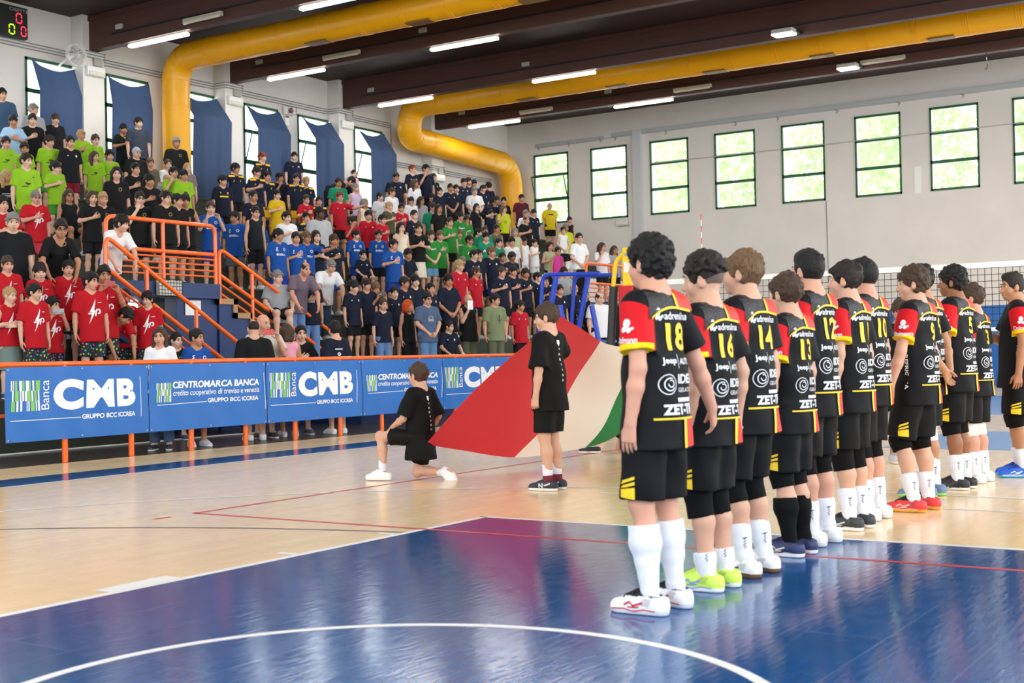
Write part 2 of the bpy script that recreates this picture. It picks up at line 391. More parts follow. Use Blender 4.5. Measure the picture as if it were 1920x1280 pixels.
# ---- wall fittings
def cyl_line(name, label, cat, pts, r, m, group=None, br=.08, kind=None):
    b = MB(); b.tube(bend(pts, br, 4), r, 8); o = b.build(name, m, None, True); return tag(o, label, cat, group, kind)
for k in range(3):
    z = 8.84+.07*k
    cyl_line('cable_conduit', 'thin grey conduit along the stand wall, %s of three' % ('lowest', 'middle', 'top')[k], 'conduit', [(15.0, 26.55, z), (20.98, 26.55, z), (20.98, 26.1, z), (21.68, 26.1, z), (21.68, 26.55, z), (25.78, 26.55, z), (25.78, 26.1, z), (26.48, 26.1, z), (26.48, 26.55, z), (30.58, 26.55, z), (30.58, 26.1, z), (31.28, 26.1, z), (31.28, 26.55, z), (33.7, 26.55, z), (33.7, 26.55, 7.6+.07*k), (35.38, 26.55, 7.6+.07*k), (35.38, 26.1, 7.6+.07*k), (36.1, 26.1, 7.6+.07*k), (36.1, 26.55, 7.6+.07*k), (39.6, 26.55, 7.6+.07*k)], .014, CONDUIT, 'conduits on the stand wall', .04)
m = MB(); m.box((XE-.12, Y0, 8.96), (XE-.001, 22.1, 9.1)); m.box((XE-.12, 22.46, 8.9), (XE-.001, 25.3, 9.04)); m.box((XE-.03, Y0, 8.94), (XE-.01, 25.3, 8.96))
tag(m.build('cable_channel', mat('grey_channel', (176, 182, 184), .5)), 'grey cable channel along the end wall above the windows', 'cable channel')
for i, y in enumerate((25.2, 23.9, 22.6, 22.0, 20.0, 17.4, 15.9, 13.9, 11.9, 9.95)):
    m = MB(); m.tube([(XE-.1, y, 8.97), (XE-.16, y-.12, 8.88), (XE-.2, y-.08, 8.8)], .02, 6); tag(m.build('channel_bracket', CONDUIT), 'small grey hook bracket under the end wall cable channel', 'bracket', 'brackets under the cable channel')
cyl_line('opening_rod', 'thin rod across the end wall at the upper window bar', 'rod', [(XE-.06, 20.6, 7.87), (XE-.06, 3.0, 7.87)], .012, mat('rod_steel', (190, 188, 182), .4))
for i, (x, lb) in enumerate(((21.33, 'left of the second curtained window'), (26.13, 'right of the third curtained window'), (30.93, 'left of the last curtained window'), (35.73, 'under the far duct'))):
    zz = 8.5 if i < 3 else 7.35
    r = empty('wall_light', 'white emergency light box on the pillar ' + lb, 'emergency light', (x+.02, 26.1, zz), 0, 'emergency lights on pillars')
    m = MB(); m.bbox((0, 0, 0), (.27, .05, .12), bev=.015); m.build('housing', WHITE, r)
    m = MB(); m.bbox((0, -.05, -.06), (.24, .03, .05), bev=.015); m.build('diffuser', mat('clear_diffuser', (220, 218, 205), .2), r)
    m = MB(); m.bbox((0, .0, .24), (.13, .04, .1), bev=.01); tag(m.build('junction_box', GREY, None, loc=(x+.1, 26.11, zz)), 'grey square junction box above the light on the pillar ' + lb, 'junction box', 'junction boxes on pillars')
r = empty('wall_light', 'white emergency light box below the second end wall window', 'emergency light', at_x(1166, 417, XE-.06), 0, 'emergency lights on the end wall')
m = MB(); m.bbox((0, 0, 0), (.05, .25, .12), bev=.015); m.build('housing', mat('pale_box', (206, 205, 200), .5), r)
m = MB(); m.bbox((-.05, 0, -.02), (.02, .22, .07), bev=.01); m.build('diffuser', mat('clear_diffuser', (220, 218, 205), .2), r)
p = at_y(542, 208, 26.5); r = empty('siren_box', 'white caged alarm sounder with red centre on the stand wall', 'siren', p, 0)
m = MB(); m.bbox((0, 0, 0), (.2, .06, .12), bev=.02); m.build('housing', WHITE, r)
m = MB(); m.tube([(0, -.06, 0), (0, -.1, 0)], .085, 14); m.build('sounder', mat('dark_red', (110, 30, 34), .4), r)
m = MB()
for s in (-1, 0, 1): m.tube([(-.2, -.13, s*.1), (.2, -.13, s*.1)], .008, 5); m.tube([(s*.18, -.13, -.12), (s*.18, -.13, .12)], .008, 5)
m.build('cage', CONDUIT, r)
p = at_y(538, 226, 26.57); m = MB(); m.bbox((p.x, p.y, p.z), (.09, .012, .14)); o = m.build('notice', WHITE); tag(o, 'small white notice with red heading below the alarm sounder', 'notice')
m = MB(); m.bbox((p.x, p.y-.014, p.z+.11), (.08, .002, .025)); m.build('heading', mat('dark_red', (110, 30, 34), .4), o)
p = at_x(1721, 337, XE-.01); m = MB(); m.bbox((p.x, p.y, p.z), (.008, .11, .42), bev=.004); tag(m.build('wall_plate', WHITE), 'white metal plate with bolts on the end wall between two right windows', 'plate')
a_ = at_x(1549, 377, XE-.012); c_ = at_x(1553, 500, XE-.012); cyl_line('wall_cable', 'thin dark cable running down the end wall below the fifth window', 'cable', [tuple(a_), tuple(c_), (XE-.012, c_.y, 2.5)], .012, mat('grey_cable', (120, 120, 120), .6))
a_ = at_x(1849, 82, 35.6); cyl_line('hanging_wire', 'dark loose wire hanging from the last roof beam', 'wire', [(35.66, a_.y, 9.2), (35.66, a_.y+.03, 8.9), (35.66, a_.y-.02, 8.62), (35.66, a_.y+.05, 8.55)], .01, DARK)
# wall fan
p = at_y(143, 104, 26.0); r = empty('wall_fan', 'white round wall fan above the first curtained window', 'fan', p, 0)
m = MB()
for a in range(3): m.tube([(x_*0+.27*math.cos(2*PI*i/24), -.05+.05*a, .27*math.sin(2*PI*i/24)) for x_, i in ((0, j) for j in range(25))], .008, 5, cap=False)
for i in range(12): a = 2*PI*i/12; m.tube([(0, -.1, 0), (.2*math.cos(a), -.08, .2*math.sin(a)), (.27*math.cos(a), 0, .27*math.sin(a))], .004, 4)
m.build('cage', WHITE, r)
m = MB()
for i in range(3):
    a = 2*PI*i/3; m.quad((0, 0, 0), (.22*math.cos(a-.4), .02, .22*math.sin(a-.4)), (.24*math.cos(a), .0, .24*math.sin(a)), (.22*math.cos(a+.4), -.02, .22*math.sin(a+.4)))
m.build('blades', GREY, r)
m = MB(); m.tube([(0, .04, 0), (0, .3, 0)], .07, 12); m.tube(bend([(0, .25, 0), (-.1, .28, -.1), (-.12, .5, -.2)], .1), .025, 8); m.build('motor', WHITE, r)

# scoreboard
r = empty('scoreboard', 'black electronic scoreboard with green and red digits high on the stand wall', 'scoreboard', (18.55, 26.4, 9.35), 0)
m = MB(); m.bbox((0, 0, 0), (1.02, .08, .37), bev=.02); m.build('case', DARK, r)
def flat_mesh(name, shapes, m, parent, fn, group=None):
    b = MB()
    for V, F in shapes: b.add([fn(u, v) for u, v in V], F)
    return b.build(name, m, parent)
sbf = lambda u, v: (u, -.088, v)
flat_mesh('lettering', [fit_text('OSPITI', .5, .99, .24, .32, .02)], mat('grey_letter', (150, 148, 150), .5), r, sbf)
def seg7(d, x, y, w, h, t=.028):
    S = {'0': 'abcdef', '1': 'bc'}[d]; out = []
    P = {'a': ((x, y+h), (x+w, y+h)), 'b': ((x+w, y+h), (x+w, y+h/2)), 'c': ((x+w, y+h/2), (x+w, y)), 'd': ((x, y), (x+w, y)), 'e': ((x, y), (x, y+h/2)), 'f': ((x, y+h/2), (x, y+h))}
    for s in S:
        a, b = Vector(P[s][0]), Vector(P[s][1]); e = (b-a).normalized()*.016; out.append(line2([tuple(a+e), tuple(b-e)], t))
    return out
GD = mat('lit_green_digit', (170, 235, 30), .4, emit=1.6); RD = mat('lit_red_digit', (255, 50, 70), .4, emit=1.6)
flat_mesh('digit', seg7('1', .1, -.02, .12, .2), GD, r, sbf); flat_mesh('digit', seg7('0', .5, -.31, .14, .22), GD, r, sbf)
flat_mesh('digit', seg7('0', .7, -.02, .14, .22), RD, r, sbf); flat_mesh('digit', seg7('0', .83, -.31, .12, .22), RD, r, sbf)

# ---- blue curtains hung over the stand-side windows
CURT = mat('blue_curtain_cloth', (52, 68, 94), .85, noise=.06, nscale=2)
nt = CURT.node_tree; tr = nt.nodes.new('ShaderNodeBsdfTranslucent'); tr.inputs['Color'].default_value = srgb(66, 94, 140)
ms = nt.nodes.new('ShaderNodeMixShader'); ms.inputs[0].default_value = .14
nt.links.new(nt.nodes['Principled BSDF'].outputs[0], ms.inputs[1]); nt.links.new(tr.outputs[0], ms.inputs[2]); nt.links.new(ms.outputs[0], nt.nodes['Material Output'].inputs['Surface'])
POSN = ['first', 'second', 'third', 'fourth', 'fifth', 'last']
for i, (x0, x1) in enumerate(LW[8:]):
    nx, nz = 40, 50; V = []; lean = [.35, .18, .75, .62, .72, .68][i]; a0 = x0+[.12, .02, .03, .02, .1, .08][i]; a1 = x1-[.02, .06, .03, .02, .02, .03][i]
    for k in range(nz+1):
        t = k/nz; z = 8.58-t*3.1
        for j in range(nx+1):
            s = j/nx; sag = .16*math.sin(PI*s)*max(0, 1-t*6) if t < .17 else 0
            push = lean*min(1, t/.24) if t < .24 else lean-.1*(t-.24)
            fold = (.012+.03*t)*math.sin(s*17+i*2+1.5*math.sin(s*5+i))+.02*t*math.sin(s*31+i)
            V.append((a0+(a1-a0)*s+.03*t*math.sin(i*3.1)+.02*math.sin(4*t+i), 26.5-push*(.75+.25*math.sin(PI*s))-fold*1.2, z-sag))
    Q = [(k*(nx+1)+j, k*(nx+1)+j+1, (k+1)*(nx+1)+j+1, (k+1)*(nx+1)+j) for k in range(nz) for j in range(nx)]
    o = link('curtain', raw_mesh('curtain', V, [Q], None, [CURT], True))
    tag(o, 'dark blue cloth curtain hung over the %s stand-side window from the left' % POSN[i], 'curtain', 'curtains over the stand windows')

# ---- trees outside the end wall
LEAF = mat('tree_leaf', (168, 198, 146), .6, noise=.15, nscale=.6)
nt = LEAF.node_tree; tr = nt.nodes.new('ShaderNodeBsdfTranslucent'); tr.inputs['Color'].default_value = srgb(180, 210, 150)
ms = nt.nodes.new('ShaderNodeMixShader'); ms.inputs[0].default_value = .45
nt.links.new(nt.nodes['Principled BSDF'].outputs[0], ms.inputs[1]); nt.links.new(tr.outputs[0], ms.inputs[2]); nt.links.new(ms.outputs[0], nt.nodes['Material Output'].inputs['Surface'])
TREEL = ['first and second', 'third', 'fourth', 'fifth and sixth', 'seventh', 'last']
for i, (x, y, z, r_) in enumerate(((51, 30.6, 8.3, 2.9), (56, 27.0, 9.4, 3.0), (51, 22.6, 8.6, 2.9), (56, 18.6, 9.2, 3.1), (51, 14.2, 8.4, 2.9), (55, 10.0, 8.8, 2.9))):
    t = empty('tree', 'pale sunlit green tree outside the %s end wall window' % TREEL[i], 'tree', (x, y, 0), 0, 'trees outside the end wall')
    m = MB(); m.tube([(0, 0, 0), (.1, .1, 4), (0, 0, z)], [.25, .2, .06], 8); m.build('trunk', mat('tree_bark', (110, 95, 80), .9), t, True)
    n = 2600; d = RNG.normal(size=(n, 3)); d /= np.linalg.norm(d, axis=1)[:, None]; rr = r_*RNG.uniform(.25, 1, n)**.5*(1+.25*np.sin(d[:, 0]*5+i)*np.cos(d[:, 2]*6))
    c = d*rr[:, None]; c[:, 2] = c[:, 2]*1.15+z
    a = RNG.normal(size=(n, 3)); a /= np.linalg.norm(a, axis=1)[:, None]; b = np.cross(a, RNG.normal(size=(n, 3))); b /= np.linalg.norm(b, axis=1)[:, None]
    s = RNG.uniform(.12, .24, n)[:, None]
    V = np.stack([c-a*s, c-b*s*.6, c+a*s, c+b*s*.6], 1).reshape(-1, 3)
    link('foliage', raw_mesh('foliage', V, [np.arange(4*n).reshape(-1, 4)], None, [LEAF]), t)
# ---------------------------------------------------------------- grandstand
TIER = mat('dark_green_tier', (50, 56, 46), 0.7, noise=.12, nscale=5)
TREAD = mat('grey_green_tread', (66, 70, 60), 0.75, noise=.1, nscale=5)
BLACKS = mat('black_step_paint', (26, 26, 28), .6)
TAN = mat('tan_step_edge', (178, 136, 96), .6)
def tier_z(k): return 1.62+.55*(k-1)
def tier_y(k): return 16.9+1.15*(k-1)
def tiers(label, x0, x1, k0, k1, ob=None, plat=True):
    b = MB()
    if plat: b.m = 0; b.box((x0, 15.72, 0), (x1, 16.95, .75))
    for k in range(k0, k1+1):
        y1 = YW-.02 if k == 8 else tier_y(k+1)+.05
        b.m = 0; b.box((x0, tier_y(k), 0 if k < 3 else tier_z(k)-1.2), (x1, y1, tier_z(k)-.04)); b.m = 1; b.box((x0, tier_y(k)-.02, tier_z(k)-.04), (x1, y1, tier_z(k)))
    o = b.build('bleachers', [TIER, TREAD]); return tag(o, None, None, None, 'structure')
tiers('lower stand section left of the landing', 3.0, 13.9, 1, 4)
b = MB(); b.box((13.85, 15.72, 0), (14.25, 16.2, .75)); tag(b.build('bleachers', [TIER]), None, None, kind='structure')
tiers('lower stand section between the two landings', 19.65, 29.6, 1, 2, plat=False)
b = MB(); b.m = 0; b.box((16.5, 18.1, 0), (19.7, 19.25, 2.13)); b.m = 1; b.box((16.5, 18.08, 2.13), (19.7, 19.25, 2.17)); tag(b.build('bleachers', [TIER, TREAD]), None, None, kind='structure')
b = MB(); b.box((18.95, 15.77, 0), (33.3, 16.95, .75)); tag(b.build('bleachers', [NAVYP]), None, None, kind='structure')
b = MB(); b.box((3, 16.45, .75), (13.0, 16.95, 1.18)); b.box((19.7, 16.45, .75), (29.6, 16.95, 1.18)); tag(b.build('bleachers', [TIER]), None, None, kind='structure')
tiers('middle stand tiers running above both landings', 13.9, 34.2, 3, 4, plat=False)
tiers('upper stand tiers running to the end wall', 3.0, XE-.02, 5, 8, plat=False)
b = MB(); b.box((34.2, 21.3, 0), (XE-.02, 21.5, 3.75)); tag(b.build('wall_under_stand', WALL), None, None, kind='structure')
# landing over the doorway, with its walls
b = MB(); b.box((13.92, 16.9, 2.34), (16.48, 19.22, 2.6)); tag(b.build('landing', NAVYP), None, None, kind='structure')
b = MB(); b.box((15.55, 17.0, 0), (16.48, 17.3, 2.34)); b.box((13.92, 17.0, 0), (14.1, 19, 2.34)); tag(b.build('wall_doorway', NAVYP), None, None, kind='structure')
b = MB(); b.m = 0; b.box((14.1, 19.0, 1.15), (16.48, 19.1, 2.34)); b.m = 1; b.box((14.1, 18.99, 0), (16.48, 19.1, 1.15)); tag(b.build('wall_passage', [WHITE, mat('bright_blue_wainscot', (20, 96, 176), .5)]), None, None, kind='structure')
b = MB(); b.bbox((15.1, 18.4, 2.27), (.75, .06, .04), bev=.01); tag(b.build('passage_lamp', LED), 'lit white tube lamp in the passage under the landing', 'lamp')
p = at_y(362, 577, 16.98); b = MB(); b.bbox(p, (.18, .006, .13)); tag(b.build('notice', WHITE), 'white paper notice on the navy wall under the landing', 'notice')
r = empty('caged_floodlight', 'white floodlight behind a wire cage on the navy landing edge', 'lamp', at_y(317, 540, 16.84), 0)
b = MB(); b.bbox((0, 0, 0), (.25, .04, .13), bev=.01); b.build('lens', mat('pale_lens', (205, 205, 195), .3), r)
b = MB()
for i in range(9): b.tube([(-.26+.065*i, -.05, -.15), (-.26+.065*i, -.05, .15)], .005, 4)
for i in range(6): b.tube([(-.26, -.05, -.15+.06*i), (.26, -.05, -.15+.06*i)], .005, 4)
b.box((-.27, -.05, -.17), (.27, .05, -.15)); b.build('cage', DARK, r)
b = MB(); e = MB()
for i in range(8):
    x = 16.5+.42*i; z = 2.35-.25*i
    b.m = 0; b.box((x, 16.96, 0), (x+.42, 18.05, z-.03)); b.m = 1; b.box((x, 16.96, z-.03), (x+.44, 18.05, z))
    e.box((x-.1, 16.92, z-.1), (x, 16.95, z+.25)); e.box((x-.1, 16.92, z-.1), (x+.42, 16.95, z))
st = b.build('stair', [NAVYP, BLACKS]); tag(st, 'navy sided stair with tan stepped edge going down right from the landing', 'stair', 'stand stairs')
e.build('step_edge', TAN, st)
b = MB()
for i in range(8):
    x = 13.0+.42*i; z = 2.17-.25*i; b.m = 1; b.box((x, 16.26, z-.05), (x+.44, 16.85, z))
b.m = 0; b.tube([(13.0, 16.3, 2.05), (16.4, 16.3, .1)], .06, 6); b.tube([(13.0, 16.8, 2.05), (16.4, 16.8, .1)], .06, 6)
st = b.build('stair', [NAVYP, BLACKS]); tag(st, 'open stair with dark treads behind the banner, leading up left of the landing', 'stair', 'stand stairs')
def rail_piece(parent, name, pts, r, br=.1):
    m = MB(); m.tube(bend(pts, br, 6), r, 10); return m.build(name, ORANGE, parent, True)
def railing(label, a, b_, up0, up1, posts, bars, main=.036, endpost=True, loop=False):
    """stair or landing railing from base a to base b: top rail, mid bars and posts are its parts"""
    a, b_ = Vector(a), Vector(b_); g = empty('railing', label, 'railing', a, 0, 'orange stand railings')
    d = b_-a; Z = Vector((0, 0, 1))
    rail_piece(g, 'top_rail', [(0, 0, 0), Z*up1, d+Z*up1, d], main, .16)
    for h, r in bars: rail_piece(g, 'bar', [Z*h, d+Z*h], r)
    for t in posts: rail_piece(g, 'post', [d*t, d*t+Z*up1], main*.95)
    return g
railing('orange railing along the front of the landing above the doorway', (14.0, 16.93, 2.6), (16.4, 16.93, 2.6), 0, 1.03, [.5], [(.52, .036), (.43, .017), (.33, .017), (.23, .017), (.13, .017)])
railing('orange stair railing going down right from the landing', (16.5, 16.94, 2.25), (19.9, 16.94, .56), 0, 1.0, [.24, .62], [(.52, .036), (.36, .02), (.2, .02)])
railing('orange stair railing in front of the landing, lower left flight', (13.4, 16.22, 2.17), (16.3, 16.22, .44), 0, 1.05, [.28, .64], [(.55, .036), (.38, .02), (.22, .02)])
railing('orange railing on the far right landing behind the net post', (29.6, 16.9, 2.6), (33.0, 16.9, 2.6), 0, 1.02, [.42], [(.5, .034), (.38, .018), (.26, .018), (.14, .018)])
b = MB(); b.box((29.6, 16.9, 2.3), (33.5, 19.25, 2.6)); b.box((30, 17.3, 0), (33.5, 19.2, 2.3)); tag(b.build('landing', NAVYP), None, None, kind='structure')
railing('orange stair railing going down right of the far landing', (33.1, 16.6, 1.9), (36.2, 16.6, .0), 0, 1.0, [.5], [(.5, .034), (.36, .02), (.2, .02)])

# ---------------------------------------------------------------- barrier with its banners
bar = empty('barrier', 'orange tube barrier between the court and the stand, hung with blue banners', 'barrier', (7.4, 13.6, 0))
m = MB(); m.tube([(-1, 0, 1.235), (19.6, 0, 1.235)], .034, 12); m.build('top_rail', ORANGE, bar, True)
m = MB(); m.tube([(-1, .03, .62), (19.6, .03, .62)], .022, 8); m.build('lower_rail', ORANGE, bar, True)
k = 0
while 8.45+1.052*k < 27:
    m = MB(); m.tube([(8.45+1.052*k-7.4, 0, .0), (8.45+1.052*k-7.4, 0, 1.235)], .037, 10); m.build('post', ORANGE, bar, True); k += 1
BANB = mat('blue_banner_vinyl', (30, 105, 186), .45, noise=.04, nscale=3)
BANW = mat('banner_white_print', (236, 238, 240), .5); BANG = mat('banner_green_print', (126, 196, 84), .5)
def wob(x, z): return 13.522-.012*math.sin(x*5.1+z*2)-.008*math.sin(x*11+z*7)-.014*math.sin(x*1.9)
def grid_shape(V, F, step=.06):
    """cut flat faces on a grid so that they can follow a curved surface"""
    bm = bmesh.new(); vs = [bm.verts.new((u, v, 0)) for u, v in V]
    for f in F:
        try: bm.faces.new([vs[i] for i in f])
        except ValueError: pass
    lo = V.min(0); hi = V.max(0)
    for ax in (0, 1):
        c = math.ceil(lo[ax]/step)*step
        while c < hi[ax]:
            no = (1, 0, 0) if ax == 0 else (0, 1, 0); co = (c, 0, 0) if ax == 0 else (0, c, 0)
            bmesh.ops.bisect_plane(bm, geom=bm.verts[:]+bm.edges[:]+bm.faces[:], dist=1e-6, plane_co=co, plane_no=no); c += step
    bm.verts.index_update(); out = np.array([v.co[:2] for v in bm.verts]), [[v.index for v in f.verts] for f in bm.faces]; bm.free()
    return out
def logo(x, z, w, h):
    """striped square mark: three rows of green and white bars on blue"""
    W = []; G = []
    rows = [[(0, .04, 0), (.07, .1, 0), (.13, .2, 1), (.27, .36, 0), (.38, .45, 1), (.5, .62, 0), (.64, .68, 1), (.74, .8, 0), (.86, 1.0, 1)],
            [(.04, .09, 0), (.13, .25, 1), (.29, .33, 0), (.36, .42, 0), (.45, .52, 0), (.53, .65, 1), (.68, .74, 0), (.78, .88, 1), (.92, .97, 0)],
            [(.02, .13, 1), (.18, .24, 0), (.3, .36, 0), (.5, .53, 0), (.56, .6, 0), (.64, .78, 1), (.82, .86, 0), (.9, .97, 0)]]
    for r, row in enumerate(rows):
        for a, b_, g in row:
            q = poly2((x+a*w, z+h*(2-r)/3), (x+b_*w, z+h*(2-r)/3), (x+b_*w, z+h*(3-r)/3), (x+a*w, z+h*(3-r)/3)); (G if g else W).append(q)
    return W, G
def rot_text(s, x0, x1, y0, y1, **k):
    V, F = fit_text(s, 0, y1-y0, 0, x1-x0, **k); return np.stack([x1-V[:, 1], y0+V[:, 0]], 1), F
def banner(i, x0, big):
    x1 = x0+2.2; nx, nz = 60, 14; V = []
    for k in range(nz+1):
        for j in range(nx+1): x = x0+(x1-x0)*j/nx; z = .3+.905*k/nz; V.append((x, wob(x, z), z))
    Q = [(k*(nx+1)+j, k*(nx+1)+j+1, (k+1)*(nx+1)+j+1, (k+1)*(nx+1)+j) for k in range(nz) for j in range(nx)]
    o = link('banner', raw_mesh('banner', V, [Q], None, [BANB], True))
    pos = ['at the left edge of the picture', 'second from the left', 'third from the left', 'fourth, behind the kneeling youth', 'fifth, partly behind the flag', 'sixth, hidden mostly by the flag'][i]
    tag(o, 'blue bank banner with %s lettering, %s' % ('big white' if big else 'small white', pos), 'banner', 'bank banners on the barrier')
    P = lambda u, v: (u, wob(u, v)-.004, v)
    def put(name, shapes, m): flat_mesh(name, [grid_shape(*s) for s in shapes], m, o, P)
    if big:
        W, G = logo(x0+.07, .67, .42, .37)
        put('mark_white', W, BANW); put('mark_green', G, BANG)
        put('lettering', [rot_text('Banca', x0+.5, x0+.62, .68, 1.04)], BANW)
        put('big_lettering', [fit_text('C', x0+.68, x0+1.13, .66, 1.045, .06), fit_text('M', x0+1.17, x0+1.61, .67, 1.03, .04), fit_text('B', x0+1.66, x0+1.97, .67, 1.03, .055)], BANW)
        put('small_lettering', [fit_text('GRUPPO BCC ICCREA', x0+1.1, x0+1.97, .535, .595, .03), poly2((x0+.07, .555), (x0+1.08, .555), (x0+1.08, .563), (x0+.07, .563))], BANW)
        put('divider', [poly2((x0+2.06, .52), (x0+2.07, .52), (x0+2.07, 1.05), (x0+2.06, 1.05))], BANW)
    else:
        W, G = logo(x0+.12, .69, .25, .26)
        put('mark_white', W, BANW); put('mark_green', G, BANG)
        put('lettering', [fit_text('CENTROMARCA BANCA', x0+.4, x0+2.04, .87, .965, .035, .12)], BANW)
        put('small_lettering', [fit_text('credito cooperativo di treviso e venezia', x0+.4, x0+2.04, .745, .845, .008, .1), fit_text('GRUPPO BCC ICCREA', x0+1.05, x0+2.02, .655, .715, .03), poly2((x0+.14, .65), (x0+1.03, .665), (x0+1.03, .673), (x0+.14, .658))], BANW)
        put('divider', [poly2((x0+2.16, .52), (x0+2.17, .52), (x0+2.17, 1.05), (x0+2.16, 1.05))], BANW)
    m = MB()
    for u in (.03, 1.1, 2.17):
        for v in (.33, 1.175): V, F = disc2(x0+u, v, .012, n=8); m.add([P(a, b_) for a, b_ in V], F)
    m.build('eyelet', GREY, o)
for i in range(6): banner(i, 9.65+2.215*i, i % 2 == 0)
cyl_line('cable', 'white cable lying along the dark walkway behind the barrier', 'cable', [(9, 15.5, .012), (10.5, 15.45, .012), (12.3, 15.55, .012), (13.4, 15.5, .012), (15.2, 15.62, .012), (15.9, 15.5, .012)], .014, WHITE, br=.3)

# ---------------------------------------------------------------- net, post, referee stand
NETK = mat('black_net_cord', (30, 30, 32), .7); TAPE = mat('white_net_tape', (238, 238, 236), .6)
net = empty('volleyball_net', 'black mesh volleyball net with white tape across the court', 'net', (20, 0, 0))
m = MB()
for i in range(10): z = 1.5+.098*i; m.tube([(0, .1, z), (0, 9.3, z)], .0045, 4, cap=False)
for i in range(93): y = .1+.1*i; m.tube([(0, y, 1.46), (0, y, 2.42)], .0045, 4, cap=False)
m.build('mesh', NETK, net)
m = MB(); m.box((-.008, -.5, 2.385), (.008, 10.4, 2.47)); m.build('top_tape', TAPE, net)
m = MB(); m.box((-.008, .1, 1.44), (.008, 9.3, 1.5)); m.build('bottom_tape', TAPE, net)
for y in (.15, 9.12): m = MB(); m.box((-.012, y-.03, 1.44), (.012, y+.03, 2.47)); m.build('side_tape', TAPE, net)
for y, lb in ((9.17, 'red and white striped antenna standing above the net'),):
    a = empty('antenna', lb, 'antenna', (20, y, 1.44))
    for i in range(21): m = MB(); m.tube([(-.014, 0, .1*i), (-.014, 0, .1*i+.1)], .0075, 6); m.build('band', mat('antenna_red', (214, 30, 50), .4) if i % 2 == 0 else WHITE, a)
YPOST = mat('yellow_post_paint', (246, 208, 12), .4); RPAD = mat('red_post_padding', (206, 24, 40), .55); GPAD = mat('dark_grey_sleeve', (52, 54, 56), .6)
ps = empty('net_post', 'yellow net post with red padding and a yellow bent strut', 'net post', (20, 10.57, 0))
m = MB(); m.bbox((0, 0, 2.0), (.07, .09, 1.06), bev=.02); m.build('post', YPOST, ps)
m = MB(); m.bbox((0, 0, 1.2), (.13, .15, 1.2), bev=.04); m.build('padding', RPAD, ps)
m = MB(); m.bbox((-.02, -.2, 1.2), (.09, .06, 1.2), bev=.03); m.build('padding_edge', DARK, ps)
m = MB(); m.tube(bend([(0, .05, 2.98), (0, .25, 2.85), (0, .32, 2.35), (0, .34, 1.9)], .25), .04, 10); m.build('strut', YPOST, ps, True)
m = MB(); m.tube([(0, .3, 2.4), (0, .47, .25)], .075, 10); m.tube([(0, .13, 2.36), (.0, .16, .2)], .05, 10); m.build('strut_sleeve', GPAD, ps, True)
m = MB(); m.tube([(-.08, 0, 2.94), (-.1, 0, 2.94)], .03, 10); m.build('bolt', GREY, ps)
m = MB(); m.bbox((-.075, 0, 2.72), (.004, .05, .09)); m.build('label', WHITE, ps)
BLUES = mat('blue_steel_paint', (22, 66, 190), .35)
rs = empty('referee_stand', 'blue steel referee stand with two rails beside the net post', 'referee stand', (20, 11.6, 0))
for dx, y0_, nm in ((-.3, .56, 'near'), (.35, .28, 'far')):
    m = MB(); m.tube(bend([(dx, y0_+.28, .0), (dx, y0_+.06, 1.9), (dx, y0_-.02, 2.66), (dx, -.62, 2.62)], .14), .036, 10); m.build('rail', BLUES, rs, True)
    m = MB(); m.tube([(dx, y0_-.3, 2.62), (dx, y0_+.1, .95), (dx, y0_+.3, .02)], .05, 8); m.build('front_leg', BLUES, rs, True)
    m = MB(); m.tube([(dx, y0_-.36, 2.1), (dx, y0_-.78, .02)], .05, 8); m.tube([(dx-.06, y0_-.36, 2.08), (dx-.07, y0_-.36, 2.08)], .02, 8); m.build('rear_leg', BLUES, rs, True)
m = MB(); m.box((-.36, -.55, 1.42), (.4, .1, 1.47)); m.build('platform', mat('pale_blue_step', (70, 128, 196), .5), rs)
for i in range(3): m = MB(); m.box((-.33, .34+.13*i, .35*i+.0+.3), (.38, .5+.13*i, .35*i+.33)); m.build('step', BLUES, rs)
# the court-side exit sign seen through the net
r = empty('exit_sign', 'small green exit sign box on the end wall behind the net', 'sign', at_x(1502, 578, XE-.08), 0)
m = MB(); m.bbox((0, 0, 0), (.04, .38, .22), bev=.02); m.build('case', mat('dark_green_case', (10, 70, 45), .4), r)
m = MB(); m.bbox((-.045, .0, 0), (.004, .25, .14)); m.build('face', mat('lit_green_sign', (60, 190, 120), .4, emit=.6), r)
r = empty('wall_panel', 'green and white notice panel on the end wall left of the net edge', 'notice', at_x(1318, 553, XE-.05), 0)
m = MB(); m.bbox((0, 0, 0), (.03, .45, .5)); m.build('board', mat('pale_notice', (225, 235, 228), .5), r)
m = MB(); m.bbox((-.035, .1, .05), (.004, .28, .3)); m.build('print', mat('green_print', (70, 170, 120), .5), r)
